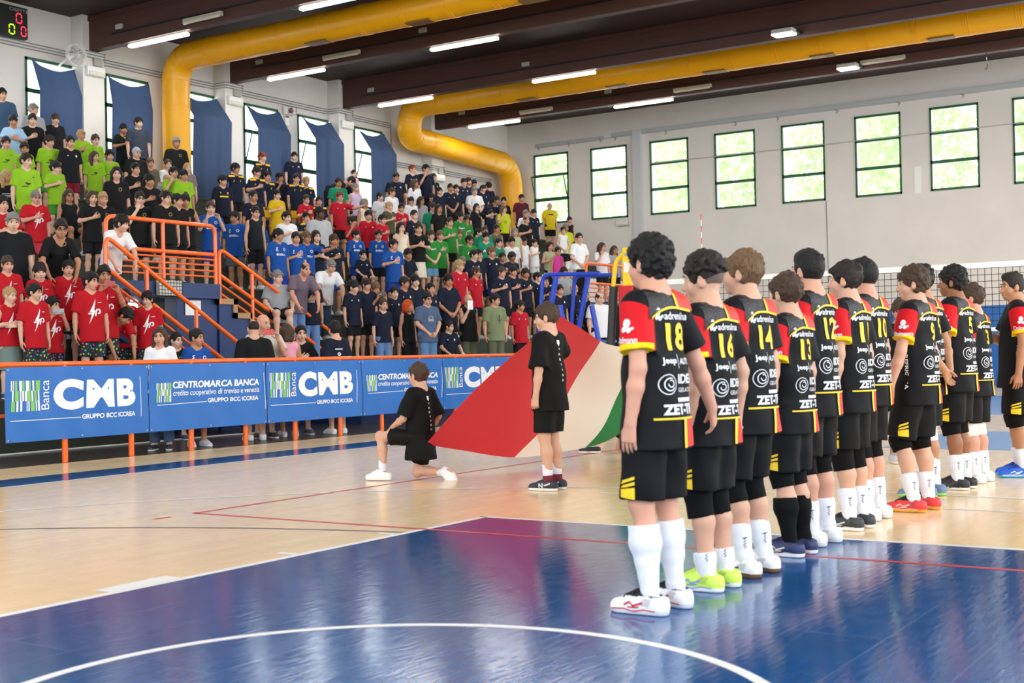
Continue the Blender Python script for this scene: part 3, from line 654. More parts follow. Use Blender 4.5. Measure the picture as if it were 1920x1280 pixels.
# ---------------------------------------------------------------- figures: smooth blended volumes -> one continuous skin
class SDF:
    def __init__(s, lo, hi, h):
        s.lo = np.array(lo, 'f4'); s.h = h; n = np.ceil((np.array(hi)-s.lo)/h).astype(int)+1
        s.ax = [s.lo[i]+h*np.arange(n[i], dtype='f4') for i in range(3)]; s.d = np.full(n, .25, 'f4')
    def grid(s, lo, hi):
        sl = []
        for i in range(3):
            a = max(0, int((lo[i]-s.lo[i])/s.h)); b = min(len(s.ax[i]), int((hi[i]-s.lo[i])/s.h)+2)
            if b <= a: return None
            sl.append(slice(a, b))
        return tuple(sl), s.ax[0][sl[0]][:, None, None], s.ax[1][sl[1]][None, :, None], s.ax[2][sl[2]][None, None, :]
    def put(s, sl, d, k, op):
        c = s.d[sl]
        if op == 'u': h = np.maximum(k-np.abs(c-d), 0)/k; s.d[sl] = np.minimum(c, d)-h*h*k*.25
        else: h = np.maximum(k-np.abs(c+d), 0)/k; s.d[sl] = np.maximum(c, -d)+h*h*k*.25
    def cone(s, a, b, ra, rb, k=.03, f=(1, 1, 1), op='u', cut=None):
        a = np.array(a, 'f4'); b = np.array(b, 'f4'); m = max(ra, rb)*max(1, max(f))+k+.04
        g = s.grid(np.minimum(a, b)-m, np.maximum(a, b)+m)
        if g is None: return
        sl, X, Y, Z = g; e = b-a; L = float(e@e)+1e-9
        t = np.clip(((X-a[0])*e[0]+(Y-a[1])*e[1]+(Z-a[2])*e[2])/L, 0, 1)
        vx = X-a[0]-t*e[0]; vy = Y-a[1]-t*e[1]; vz = Z-a[2]-t*e[2]
        r = ra+t*(rb-ra); q = np.sqrt((vx/f[0])**2+(vy/f[1])**2+(vz/f[2])**2); d = (q-r)*min(f)
        if cut is not None:
            p, n = cut; d = np.maximum(d, (X-p[0])*n[0]+(Y-p[1])*n[1]+(Z-p[2])*n[2])
        s.put(sl, d.astype('f4'), k, op)
    def ell(s, c, r, k=.02, R=None, op='u', cut=None):
        m = max(r)+k+.04; c = np.array(c, 'f4'); g = s.grid(c-m, c+m)
        if g is None: return
        sl, X, Y, Z = g; X = X-c[0]; Y = Y-c[1]; Z = Z-c[2]
        if R is not None:
            x, y, z = (R[0][i]*X+R[1][i]*Y+R[2][i]*Z for i in range(3))
        else: x, y, z = X, Y, Z
        k0 = np.sqrt((x/r[0])**2+(y/r[1])**2+(z/r[2])**2); k1 = np.sqrt((x/r[0]**2)**2+(y/r[1]**2)**2+(z/r[2]**2)**2)+1e-6
        d = k0*(k0-1)/k1
        if cut is not None:
            for p, n in cut: d = np.maximum(d, (X+c[0]-p[0])*n[0]+(Y+c[1]-p[1])*n[1]+(Z+c[2]-p[2])*n[2])
        s.put(sl, d.astype('f4'), k, op)
    def plane(s, p, n):
        X, Y, Z = s.ax[0][:, None, None], s.ax[1][None, :, None], s.ax[2][None, None, :]
        s.d = np.maximum(s.d, (X-p[0])*n[0]+(Y-p[1])*n[1]+(Z-p[2])*n[2]).astype('f4')
    def nets(s):
        d = s.d; d[0] = d[-1] = .1; d[:, 0] = d[:, -1] = .1; d[:, :, 0] = d[:, :, -1] = .1
        neg = d < 0; n = np.array(d.shape); c = np.zeros(n-1, 'i1')
        for i in (0, 1):
            for j in (0, 1):
                for k in (0, 1): c += neg[i:n[0]-1+i, j:n[1]-1+j, k:n[2]-1+k]
        ids = np.full(n-1, -1, 'i4'); idx = np.argwhere((c > 0) & (c < 8)); ids[tuple(idx.T)] = np.arange(len(idx))
        P = np.zeros((len(idx), 3), 'f4'); W = np.zeros(len(idx), 'f4')
        for ax in range(3):
            o = [a for a in range(3) if a != ax]
            for u in (0, 1):
                for v in (0, 1):
                    A = np.zeros(3, int); A[o[0]] = u; A[o[1]] = v; B = A.copy(); B[ax] = 1
                    da = d[tuple((idx+A).T)]; db = d[tuple((idx+B).T)]; m = (da < 0) != (db < 0)
                    t = da[m]/(da[m]-db[m]); q = np.repeat(A[None].astype('f4'), m.sum(), 0); q[:, ax] = t; P[m] += q; W[m] += 1
        V = s.lo+s.h*(idx+P/W[:, None]); Q = []
        for ax in range(3):
            a, b = [(1, 2), (2, 0), (0, 1)][ax]
            lo = [slice(None)]*3; hi = [slice(None)]*3; lo[ax] = slice(0, -1); hi[ax] = slice(1, None)
            e = np.argwhere(neg[tuple(lo)] != neg[tuple(hi)]); sg = neg[tuple(e.T)]
            def cell(da, db):
                z = e.copy(); z[:, a] += da; z[:, b] += db; return ids[tuple(z.T)]
            q = np.stack([cell(-1, -1), cell(0, -1), cell(0, 0), cell(-1, 0)], 1); q[~sg] = q[~sg][:, ::-1]; Q.append(q)
        return V.astype('f4'), np.concatenate(Q)
def uvell(c, r, R=None, n=10, m=6, cutback=None):
    V = []; Q = []
    for i in range(m+1):
        th = PI*i/m
        for j in range(n):
            a = 2*PI*j/n; V.append((r[0]*math.sin(th)*math.cos(a), r[1]*math.sin(th)*math.sin(a), r[2]*math.cos(th)))
    for i in range(m):
        for j in range(n): Q.append((i*n+j, (i+1)*n+j, (i+1)*n+(j+1) % n, i*n+(j+1) % n))
    V = np.array(V, 'f4')
    if R is not None: V = V@np.array(R, 'f4').T
    return V+np.array(c, 'f4'), np.array(Q, 'i4')
def rotm(yaw, pitch=0, roll=0):
    a = np.array(Matrix.Rotation(yaw, 3, 'Z') @ Matrix.Rotation(pitch, 3, 'X') @ Matrix.Rotation(roll, 3, 'Y')); return a
V3 = lambda *a: np.array(a, 'f4')
def unit(v): v = np.array(v, 'f4'); return v/np.linalg.norm(v)

def skeleton(H, arms, legs=None, head=(0, 0), wide=1.0, lean=0.0, headk=1.0, drop=0.0):
    """joint points of a standing figure that faces +Y; arms = {side: (elbow, wrist, finger dir, palm normal, curl)} relative to the shoulder, metres at 1.75"""
    s = H/1.75; J = dict(H=H, s=s, wide=wide)
    def P(x, y, z):
        y2 = y; z2 = z
        if lean and z > .9:
            dz = z-.9; y2 = y+dz*math.sin(lean); z2 = .9+dz*math.cos(lean)-y*math.sin(lean)*.4
        return V3(x, y2, z2-drop)*s
    J['P'] = P
    J['pelvis'] = P(0, 0, .93); J['waist'] = P(0, .0, 1.08); J['chest'] = P(0, .005, 1.27); J['neck'] = P(0, -.015, 1.45)
    hs = .5*(s+1.0)*headk; J['hs'] = hs
    J['head'] = P(0, .01, 1.45)+(P(0, .02, 1.60)-P(0, .01, 1.45))*(hs/s)
    J['head'][2] = min(J['head'][2], (H-drop*s if not lean else 9)-.125*hs)
    J['R'] = rotm(math.radians(head[0]), math.radians(head[1]))
    sw = .168*wide
    for sd, sg in (('R', 1), ('L', -1)):
        J['sh'+sd] = P(sg*sw, -.01, 1.395)
        e, w, d, n, cu = arms[sd]
        J['el'+sd] = J['sh'+sd]+V3(*e)*s; J['wr'+sd] = J['el'+sd]+V3(*w)*s; J['hd'+sd] = (unit(d), unit(n), cu)
        J['hip'+sd] = V3(sg*.085*wide, 0, .92-drop)*s
        L = (legs or {}).get(sd) or (V3(sg*.095, .02, .5), V3(sg*.1, -.02, .085), V3(sg*.16, 1, 0))
        J['kn'+sd] = V3(*L[0])*s; J['an'+sd] = V3(*L[1])*s; J['toe'+sd] = unit(L[2])
        if legs and sd in legs and len(L) > 3: J['sole'+sd] = unit(L[3])
    J['hips_seat'] = V3(0, 0, .92-drop)*s; J['drop'] = drop
    return J
DOWN = lambda sg, out=.05, fwd=.0, bend_=.04, curl=.35: ((sg*out, -.02+fwd, -.275), (sg*.012, bend_, -.245), (sg*-.02, .08, -1), (-sg, .15, 0), curl)
def hand(F, J, sd, parts, n=7):
    W = J['wr'+sd]; d, nm, cu = J['hd'+sd]; k = J['s']**.5*(.96 if J['H'] < 1.6 else 1.0); sg = 1 if sd == 'R' else -1
    nm = unit(nm-d*float(nm@d)); side = np.cross(d, nm)*sg
    for i, o in enumerate((-.026, -.009, .009, .026)):
        F.cone(W+side*o*.35*k-d*.012, W+d*.082*k+side*o*k, .0165*k, .0125*k, .012)
    F.cone(W+side*.008*k+d*.012*k+nm*.006, W+d*.05*k+side*.026*k+nm*.012*k, .015*k, .012*k, .014)
    for i, (o, L) in enumerate(((-.027, .058), (-.009, .07), (.009, .076), (.027, .068))):
        b = W+d*.078*k+side*o*k; pts = [b-d*.02, b]; dd = d.copy(); a = cu*(1.0+.12*(1.5-i)); sp = o*3.0*(1 if cu < .5 else .3)
        dd = unit(dd+side*sp)
        for q, l in enumerate((.46, .3, .24)):
            a_ = a*(.75 if q == 0 else 1.0)
            dd = unit(dd*math.cos(a_)+nm*math.sin(a_)); nmq = nm
            pts.append(pts[-1]+dd*L*l*k)
        r = [.0088*k, .009*k, .0084*k, .0076*k, .0055*k]; pts.append(pts[-1]+dd*.004*k); r.append(.001)
        V, Q = loft(pts, r, n); parts.append((np.array(V, 'f4'), np.array(Q), 0))
    b = W+d*.02*k+side*.02*k+nm*.008; t = unit(d*.75+side*.62+nm*(.25+.5*cu)); t2 = unit(d*.9+side*.25*(1-cu)+nm*(.15+.6*cu))
    pts = [b, b+t*.042*k, b+t*.042*k+t2*.03*k, b+t*.042*k+t2*.03*k+unit(t2+nm*.3*cu)*.024*k]; pts.append(pts[-1]+t2*.004*k)
    V, Q = loft(pts, [.013*k, .0108*k, .0095*k, .0065*k, .001], n); parts.append((np.array(V, 'f4'), np.array(Q), 0))
def head_volume(F, J, fine):
    c = J['head']; R = J['R']; k = J['hs']; T = lambda x, y, z: c+R@V3(x, y, z)*k
    E = lambda p, r, kk=.02, rot=None: F.ell(T(*p), [v*k for v in r], kk, R if rot is None else R@rot)
    E((0, -.015, .03), (.074, .093, .086)); E((0, .028, -.035), (.058, .062, .075), .03); E((0, .058, -.09), (.024, .022, .02), .03)
    for x in (-.04, .04): E((x, .05, -.035), (.026, .03, .034), .02)
    F.cone(T(0, .08, .012), T(0, .104, -.034), .0085*k, .0135*k, .012)
    for x in (-.012, .012): E((x, .094, -.039), (.0095, .011, .0085), .008)
    F.cone(T(-.036, .072, .024), T(.036, .072, .024), .011*k, .011*k, .018)
    E((0, .081, -.064), (.022, .012, .008), .01); E((0, .079, -.076), (.02, .011, .008), .01)
    if fine:
        for x in (-.032, .032): F.ell(T(x, .094, .004), [.018*k, .013*k, .013*k], .012, R, 's')
    for x in (-1, 1):
        E((x*.076, -.008, -.006), (.011, .021, .033), .008, rotm(x*-.35)); E((x*.074, .0, -.03), (.009, .012, .012), .008)
        if fine: F.ell(T(x*.088, -.004, -.004), [.008*k, .011*k, .02*k], .006, R, 's')
    nk = J['neck']; F.cone(T(0, -.028, -.045), nk, .05*k*(J['wide']**.3), .055*J['s'], .04)
    F.cone(nk+V3(0, 0, -.0)*k, J['chest']*.4+nk*.6, .058*J['s'], .085*J['s'], .05, (1.1, .8, 1))
def face_parts(J, parts, fine, brows=True, grin=0.0):
    c = J['head']; R = J['R']; k = J['hs']; T = lambda x, y, z: c+R@V3(x, y, z)*k
    for x in (-.031, .031):
        yo = .0058 if fine else 0; V, Q = uvell(T(x, .081-yo, .005), (.0145*k, .0085*k, .0075*k), R, 12, 6); parts.append((V, Q, 1))
        ek = 1.0 if fine else 1.45; V, Q = uvell(T(x, .0872-yo, .005), (.0062*k*ek, .0035*k*ek, .0064*k*ek), R, 10, 6); parts.append((V, Q, 2))
        if brows:
            sx = 1 if x > 0 else -1
            V, Q = loft([T(x-sx*.018, .0925, .024), T(x, .0945, .031), T(x+sx*.017, .084, .027)], [.003*k*ek, .0042*k*ek, .002*k*ek], 6); parts.append((np.array(V, 'f4'), np.array(Q), 3))
        V, Q = loft([T(x-.0145, .0855, .0085), T(x, .0915, .0135), T(x+.0145, .0855, .0085)], [.002*k, .0028*k, .002*k], 6); parts.append((np.array(V, 'f4'), np.array(Q), 0 if fine else 3))
    V, Q = uvell(T(0, .0885, -.066), (.021*k, .007*k, .0042*k), R, 10, 6); parts.append((V, Q, 4))
    V, Q = uvell(T(0, .0865, -.0745), (.018*k, .0075*k, .005*k), R, 10, 6); parts.append((V, Q, 4))
    V, Q = uvell(T(0, .0925, -.07), (.016*k, .004*k, .0014*k+grin*.004), R, 8, 4); parts.append((V, Q, 2 if grin < .5 else 1))
def body_mesh(name, J, h, mats, fine=False, fingers=7, grin=0.0, arms_only=False):
    s = J['s']; w = J['wide']
    P = np.array([J[q+d] for q in ('sh', 'el', 'wr', 'kn', 'an') for d in 'RL']+[J['head'], J['hips_seat']])
    lo = P.min(0)-.3; hi = P.max(0)+.3; lo[2] = max(lo[2], -.05); F = SDF(lo, hi, h)
    pv, ws, ch, nk = J['pelvis'], J['waist'], J['chest'], J['neck']
    F.cone(pv, ws, .135*s*w, .118*s*w, .05, (1, .72, 1)); F.cone(ws, ch, .118*s*w, .142*s*w, .05, (1, .7, 1))
    F.cone(J['shR']*.78+J['shL']*.22, J['shL']*.78+J['shR']*.22, .062*s, .062*s, .05)
    for d in 'RL':
        F.cone(nk, J['sh'+d]*.85+nk*.15, .042*s, .045*s, .05)
        F.cone(J['sh'+d], J['el'+d], .05*s*w, .037*s*w, .03)
        mid = J['el'+d]*.65+J['wr'+d]*.35
        F.cone(J['el'+d], mid, .037*s*w, .038*s*w, .02); F.cone(mid, J['wr'+d], .038*s*w, .0255*s, .02)
        hp, kn, an = J['hip'+d], J['kn'+d], J['an'+d]
        F.cone(hp, kn, .088*s*w, .052*s*w, .04); F.ell(kn+V3(0, .012, 0), (.047*s, .05*s, .055*s), .03)
        v = unit(an-kn); L = float(np.linalg.norm(an-kn)); bk = unit(np.cross(v, V3(1, 0, 0)))
        if bk[1] > 0 and abs(v[2]) > .5: bk = -bk
        F.cone(kn, kn+v*L*.35+bk*.012*s, .048*s*w, .054*s*w, .03); F.cone(kn+v*L*.35+bk*.012*s, an, .054*s*w, .034*s, .03)
        t = J['toe'+d]; F.cone(an, an+t*.1*s-V3(0, 0, .035)*s, .033*s, .03*s, .03)
    parts = []
    head_volume(F, J, fine)
    for d in 'RL': hand(F, J, d, parts, fingers)
    V, Q = F.nets(); face_parts(J, parts, fine, grin=grin)
    Vs = [V]; Qs = [Q]; mi = [np.zeros(len(Q), 'i4')]; n = len(V)
    for v, q, m in parts: Vs.append(v); Qs.append(np.asarray(q)+n); mi.append(np.full(len(q), m, 'i4')); n += len(v)
    return raw_mesh(name, np.concatenate(Vs), [np.concatenate(Qs)], np.concatenate(mi), mats, True)
def folds(F, amp, sc=1.0, seed=0.0):
    """gentle cloth folds"""
    X, Y, Z = F.ax[0][:, None, None], F.ax[1][None, :, None], F.ax[2][None, None, :]
    F.d += (amp*(np.sin(X*34*sc+Z*9+seed)*np.sin(Y*27*sc-Z*6+seed*2)+.6*np.sin(Z*26*sc+X*13+Y*9+seed))).astype('f4')
def shirt_mesh(name, J, h, mats, hem=.80, loose=1.0, sleeve=.8, amp=.003, tank=False, seed=0.0, sl_r=1.0, back=0.0):
    s = J['s']; w = J['wide']; g = .016*loose
    P = np.array([J['shR'], J['shL'], J['elR'], J['elL'], J['pelvis'], J['chest']]); lo = P.min(0)-.28; hi = P.max(0)+.28
    lo[2] = min(lo[2], (hem-.03-J['drop'])*s); F = SDF(lo, hi, h)
    pv, ws, ch, nk = J['pelvis'], J['waist'], J['chest'], J['neck']
    low = J['P'](0, 0, hem-.05)
    F.cone(low, ws, (.184*w+g*1.3)*s, (.146*w+g*1.3)*s, .05, (1, .77, 1)); F.cone(ws, ch, (.14*w+g*1.3)*s, (.146*w+g)*s, .05, (1, .72, 1))
    F.cone(J['shR']*.8+J['shL']*.2, J['shL']*.8+J['shR']*.2, (.07+g*.4)*s, (.07+g*.4)*s, .05, (1, .95, 1))
    for d in 'RL':
        F.cone(nk-V3(0, 0, .012), J['sh'+d]*.85+nk*.15, .05*s, (.05+g*.3)*s, .05)
        if not tank:
            a, b = J['sh'+d], J['el'+d]; e = a+(b-a)*sleeve; v = unit(b-a)
            F.cone(a, a+(b-a)*(sleeve+.3), (.057*w+g*.5)*s, (.058*w+g*1.3*sl_r)*s, .04, cut=(e, v))
    folds(F, amp, seed=seed)
    lowp = J['P'](0, 0, hem); n = unit(J['P'](0, 0, .8)-J['P'](0, 0, 1.0)) if True else None
    F.plane(lowp, n)
    F.cone(nk+V3(0, .01, -.03)*s, nk+V3(0, .02, .2)*s, .063*s, .075*s, .012, op='s')
    if tank:
        for d in 'RL': sg = 1 if d == 'R' else -1; F.cone(J['sh'+d]+V3(sg*.045, 0, -.02)*s, J['sh'+d]+V3(sg*.05, 0, .15)*s, .055*s, .07*s, .01, op='s')
    V, Q = F.nets(); return V, Q, raw_mesh(name, V, [Q], None, mats, True)
def shorts_mesh(name, J, h, mats, hem=.56, loose=1.0, amp=.003, seed=0.0, skirt=False, taper=1.0):
    s = J['s']; w = J['wide']; pts = np.array([J[q+d] for q in ('hip', 'kn', 'an') for d in 'RL']); lo = pts.min(0)-.25; hi = pts.max(0)+.25; hi[2] = J['hips_seat'][2]+.2
    F = SDF(lo, hi, h); c = J['hips_seat']
    F.cone(c+V3(0, 0, .1)*s, c-V3(0, 0, .02)*s, .13*s*w, .14*s*w, .04, (1, .72, 1))
    if skirt:
        F.cone(c, c-V3(0, 0, .92-hem+.05)*s, .15*s*w, .22*s*w, .04, (1, .8, 1)); F.plane(V3(0, 0, hem)*s, V3(0, 0, -1))
    else:
        for d in 'RL':
            a, b = J['hip'+d], J['kn'+d]; f = (.92-hem)/.42
            if J['drop'] and f <= 1: f = .72
            if f <= 1.0:
                e = a+(b-a)*f; F.cone(a-V3(0, 0, .0), a+(b-a)*(f+.15), (.104*w)*s, (.088*w+.014*loose)*s, .035, cut=(e, unit(b-a)))
            else:
                an = J['an'+d]; f2 = min(1.05, f-1.0); e = b+(an-b)*f2
                F.cone(a, b, .104*w*s, (.068*w+.01*loose)*s, .035); F.cone(b, b+(an-b)*(f2+.1), (.068*w+.01*loose)*s, (.058+.014*loose)*taper*s, .03, cut=(e, unit(an-b)))
    folds(F, amp, 1.2, seed); V, Q = F.nets(); return V, Q, raw_mesh(name, V, [Q], None, mats, True)
def tube_mesh(name, pts, r, mats, h=.008, amp=0.0, seed=0, cutz=None):
    """closed sleeve round a limb (sock, knee pad, arm sleeve)"""
    pts = [np.array(p, 'f4') for p in pts]; lo = np.min(pts, 0)-max(r)-.05; hi = np.max(pts, 0)+max(r)+.05; F = SDF(lo, hi, h)
    for i in range(len(pts)-1): 
        F.cone(pts[i], pts[i+1], r[i], r[i+1], .02)
    if amp: folds(F, amp, 1.6, seed)
    F.plane(pts[0], unit(pts[0]-pts[1])); F.plane(pts[-1], unit(pts[-1]-pts[-2]))
    V, Q = F.nets(); return raw_mesh(name, V, [Q], None, mats, True)
def shoe_mesh(name, J, d, h, mats, low=False):
    """trainer: rounded upper on a thick sole; slot 0 upper, slot 1 sole, slot 2 collar"""
    s = J['s']**.6; an = J['an'+d]; t = J['toe'+d]; up_ = J.get('sole'+d, V3(0, 0, 1)); sd = np.cross(t, up_)
    o = an-up_*(.085*J['s']); B = lambda x, y, z: o+t*x*s+sd*y*s+up_*z*s
    pts = np.array([B(-.1, 0, 0), B(.2, 0, .1), B(0, .06, .1), B(0, -.06, 0)]); F = SDF(pts.min(0)-.08, pts.max(0)+.08, h)
    F.cone(B(-.045, 0, .05), B(.06, 0, .05), .038*s, .042*s, .03); F.cone(B(.06, 0, .048), B(.165, .006, .03), .044*s, .036*s, .03)
    F.cone(B(-.03, 0, .05), B(-.02, 0, .09), .042*s, .045*s, .03); F.cone(B(.02, 0, .08), B(.1, 0, .055), .036*s, .03*s, .03)
    F.cone(B(-.05, 0, .018), B(.15, .004, .016), .042*s, .044*s, .01); F.cone(B(.08, .004, .018), B(.17, .006, .024), .047*s, .036*s, .01)
    F.cone(B(.035, 0, .095), B(.05, 0, .112), .022*s, .018*s, .015); F.cone(B(-.06, 0, .05), B(-.058, 0, .1), .03*s, .022*s, .03)
    F.plane(B(0, 0, .002), -up_); F.plane(B(.05, 0, .112), unit(up_-t*.25))
    F.cone(B(-.012, 0, .085), B(-.012, 0, .16), .034*s, .036*s, .008, op='s')
    V, Q = F.nets(); c = V[Q].mean(1)-o; z = c@up_/s; mi = np.where(z < .026, 1, np.where(z > .086, 2, 0))
    return raw_mesh(name, V, [Q], mi, mats, True), B, up_, sd
# ---- hair
def hair_mesh(name, J, h, mats, style, seed=1, frame=None):
    """style letters: s short, f fringe, c curly, a high curls with shaved sides, l long, b bun, o bob, p cap, t thin ring, q crop with fade"""
    rg = np.random.default_rng(seed)
    if frame is None: c = J['head']; R = J['R']; k = J['hs']
    else: c, R, k = frame
    T = lambda x, y, z: c+R@V3(x, y, z)*k
    D = lambda n: R@unit(n)
    long_ = style in 'lo'; ext = .42 if style == 'l' else .26 if style == 'o' else .2
    F = SDF(c-V3(.22, .22, ext), c+V3(.22, .22, .24), h)
    def cap(t, tz, zf=.0, nape=-.09, side=1.0, ear=True):
        """skull shell: cut away round the face, under the nape and round the ears"""
        n = unit(V3(0, nape+.015, -(-.105-.03))); n = -n if n[2] > 0 else n
        F.ell(T(0, -.015, .03), [(.074+t*side)*k, (.093+t)*k, (.086+tz)*k], .015, R, cut=[(T(0, .03, -.02), R@n)])
        carve.append(zf)
        if ear: ears.append(1)
    carve = []; ears = []
    if style == 's': cap(.011, .021)
    if style == 'q': cap(.008, .02, .004, -.075); F.ell(T(0, .015, .095), [.062*k, .078*k, .04*k], .03, R)
    if style == 'f': cap(.016, .024, -.024)
    if style == 'c': cap(.019, .03, -.006, -.1)
    if style == 'a': cap(.012, .03, .004, .03, 1.0)
    if style in 'lob': cap(.014, .02, .004, -.1, 1.0, style == 'b')
    if style == 'l':
        for x in (-1, 1): F.cone(T(x*.07, -.02, .02), T(x*.085, .0, -.2), .03*k, .035*k, .03, (1, 1.4, 1)); F.cone(T(x*.04, -.085, .0), T(x*.05, -.09, -.3), .045*k, .04*k, .04)
    if style == 'o':
        for x in (-1, 1): F.cone(T(x*.07, -.02, .02), T(x*.072, .005, -.1), .03*k, .03*k, .03, (1, 1.5, 1)); F.cone(T(x*.035, -.075, .0), T(x*.035, -.07, -.11), .05*k, .04*k, .04)
    if style == 'b': F.ell(T(0, -.1, .06), [.04*k, .04*k, .04*k], .02, R)
    if style == 't': cap(.004, .004, 0, -.085); F.ell(T(0, .025, .125), [.062*k, .1*k, .075*k], .01, R, 's')
    if style == 'p': cap(.014, .016, -.0, .02); F.ell(T(0, .1, .052), [.066*k, .075*k, .012*k], .01, R@rotm(0, -.15))
    if style in 'cafsq':
        nb = {'c': 260, 'a': 220, 'f': 90, 's': 110, 'q': 60}[style]; curly = style in 'ca'
        for _ in range(nb):
            v = rg.normal(size=3); v /= np.linalg.norm(v)
            if style == 'a' and v[2] < .1: v[2] = abs(v[2])*.8+.15; v /= np.linalg.norm(v)
            t = {'c': .017, 'a': .016, 'f': .012, 's': .007, 'q': .004}[style]; tz = {'c': .028, 'a': .036, 'f': .02, 's': .018, 'q': .02}[style]
            p = np.array([(.074+t)*v[0], -.015+(.093+t)*v[1], .03+(.086+tz)*v[2]])
            if p[2] < -.02-(p[1]-.03)*-.5+(.0 if not curly else -.01) or (p[1] > .03 and p[2] < .035): continue
            if style == 'a' and p[2] < .03: continue
            if style == 'q' and p[2] < .07: continue
            r = {'c': .0135, 'a': .0145, 'f': .013, 's': .0105, 'q': .0105}[style]*k*rg.uniform(.7, 1.3)
            F.ell(T(*p), [r*(1 if curly else .65), r*(1 if curly else 1.5), r*(1 if curly else .8)], .006 if curly else .016, R@rotm(rg.normal()*.5, -.5 if not curly else 0))
    for zf in carve:
        F.ell(T(0, .108, -.035+zf), [.074*k, .08*k, .1*k], .012, R, 's')
    if ears:
        for x in (-1, 1): F.ell(T(x*.092, .004, -.016), [.03*k, .026*k, .036*k], .008, R, 's')
    if style in 'sfc':
        for i in range(16):
            x = -.055+.11*i/15; z0 = .066+(carve[0] if carve else 0)-.25*x*x/.06
            F.ell(T(x+rg.normal()*.003, .082+.012*(1-(x/.06)**2)-.02*(abs(x)/.06)**2, z0+rg.normal()*.004), [.009*k, .011*k, .017*k], .008, R@rotm(0, .3, rg.normal()*.4))
    V, Q = F.nets(); return raw_mesh(name, V, [Q], None, mats, True)
def decal(name, bvh, shapes, m, parent, o, U, Vv, N, step=.02, off=.0025, reach=.6):
    """print flat shapes onto a garment along direction N"""
    o, U, Vv, N = Vector(o), Vector(U), Vector(Vv), Vector(N).normalized(); b = MB()
    for sh in shapes:
        P, F = grid_shape(np.asarray(sh[0], float), sh[1], step); pos = []; ok = []
        for u, v in P:
            st = o+U*u+Vv*v-N*reach; hit, n, i, dist = bvh.ray_cast(st, N, reach*2)
            ok.append(hit is not None); pos.append((hit-N*off*.5+n*off) if hit is not None else st)
        F = [f for f in F if all(ok[i] for i in f) and max((pos[f[0]]-pos[i]).length for i in f) < .07]
        if F: b.add([tuple(p) for p in pos], F)
    if b.n == 0: return None
    return b.build(name, m, parent, True)
# ---------------------------------------------------------------- people on the court
def skin_mats(nm, rgb, hair, lip=(168, 98, 90)):
    m = mat('skin_'+nm, rgb, .5, noise=.03, nscale=12, spec=.35); b = m.node_tree.nodes['Principled BSDF']
    b.inputs['Subsurface Weight'].default_value = .12; b.inputs['Subsurface Radius'].default_value = (.012, .005, .003); b.inputs['Subsurface Scale'].default_value = .6
    return [m, mat('eye_white', (226, 222, 216), .3), mat('iris_brown', (38, 26, 20), .25), hair, mat('lip_'+nm, lip, .45)]
def hair_mat(nm, rgb):
    return mat('hair_'+nm, rgb, .5, noise=.5, nscale=120, bump=1.0, bscale=150, spec=.3, stretch=(1, 1, .3))
HB = hair_mat('black', (20, 17, 17)); HD = hair_mat('dark_brown', (38, 28, 23)); HN = hair_mat('brown', (72, 52, 38)); HL = hair_mat('light_brown', (112, 84, 58))
HY = hair_mat('blond', (184, 150, 102)); HG = hair_mat('grey', (132, 128, 124)); HR = hair_mat('ginger', (128, 56, 28)); HO = hair_mat('bright_orange', (214, 84, 16))
FADE = mat('shaved_hair', (104, 84, 76), .7)
def jersey_mat():
    m = mat('black_red_jersey', (11, 12, 16), .66, bump=.05, bscale=300, spec=.2); nt = m.node_tree; N = nt.nodes; L = nt.links; b = N['Principled BSDF']
    prev = srgb(11, 12, 16)
    for attr, col in (('panel', (206, 18, 28)), ('cuff', (246, 206, 20))):
        a = N.new('ShaderNodeAttribute'); a.attribute_name = attr; g = N.new('ShaderNodeMath'); g.operation = 'GREATER_THAN'; g.inputs[1].default_value = 0; L.new(a.outputs['Fac'], g.inputs[0])
        x = N.new('ShaderNodeMix'); x.data_type = 'RGBA'; L.new(g.outputs[0], x.inputs[0]); x.inputs[7].default_value = srgb(*col)
        if isinstance(prev, tuple): x.inputs[6].default_value = prev
        else: L.new(prev, x.inputs[6])
        prev = x.outputs[2]
    L.new(prev, b.inputs['Base Color']); return m
JERSEY = jersey_mat(); SHORTK = mat('black_shorts', (9, 9, 12), .66, spec=.2)
JY = mat('jersey_yellow_print', (244, 204, 22), .5); JW = mat('jersey_white_print', (232, 234, 240), .5); JR = mat('jersey_red_panel', (226, 42, 26), .55)
YOKE = mat('jersey_charcoal_yoke', (40, 41, 46), .6, noise=.0)
nt = YOKE.node_tree; N = nt.nodes; vz = N.new('ShaderNodeTexVoronoi'); vz.inputs['Scale'].default_value = 70; tc = N.new('ShaderNodeTexCoord'); nt.links.new(tc.outputs['Object'], vz.inputs['Vector'])
rp = N.new('ShaderNodeValToRGB'); rp.color_ramp.elements[0].position = .0; rp.color_ramp.elements[0].color = srgb(112, 112, 118); rp.color_ramp.elements[1].position = .28; rp.color_ramp.elements[1].color = srgb(22, 23, 27)
nt.links.new(vz.outputs['Distance'], rp.inputs[0]); nt.links.new(rp.outputs[0], N['Principled BSDF'].inputs['Base Color'])
SOCKW = mat('white_sock', (226, 228, 236), .85, bump=.15, bscale=160); PADK = mat('black_knee_pad', (8, 8, 9), .85, spec=.2); PADW = mat('white_knee_pad', (232, 228, 220), .85)
INK = mat('navy_ink', (30, 36, 66), .6)
def curve_pts(f, x0, x1, n=16): return [(x0+(x1-x0)*i/n, f(x0+(x1-x0)*i/n)) for i in range(n+1)]
def strip(f0, f1, x0, x1, n=14):
    P = []; F = []
    for i in range(n+1):
        x = x0+(x1-x0)*i/n; P += [(x, f0(x)), (x, f1(x))]
        if i: F.append([2*i-2, 2*i, 2*i+1, 2*i-1])
    return np.array(P), F
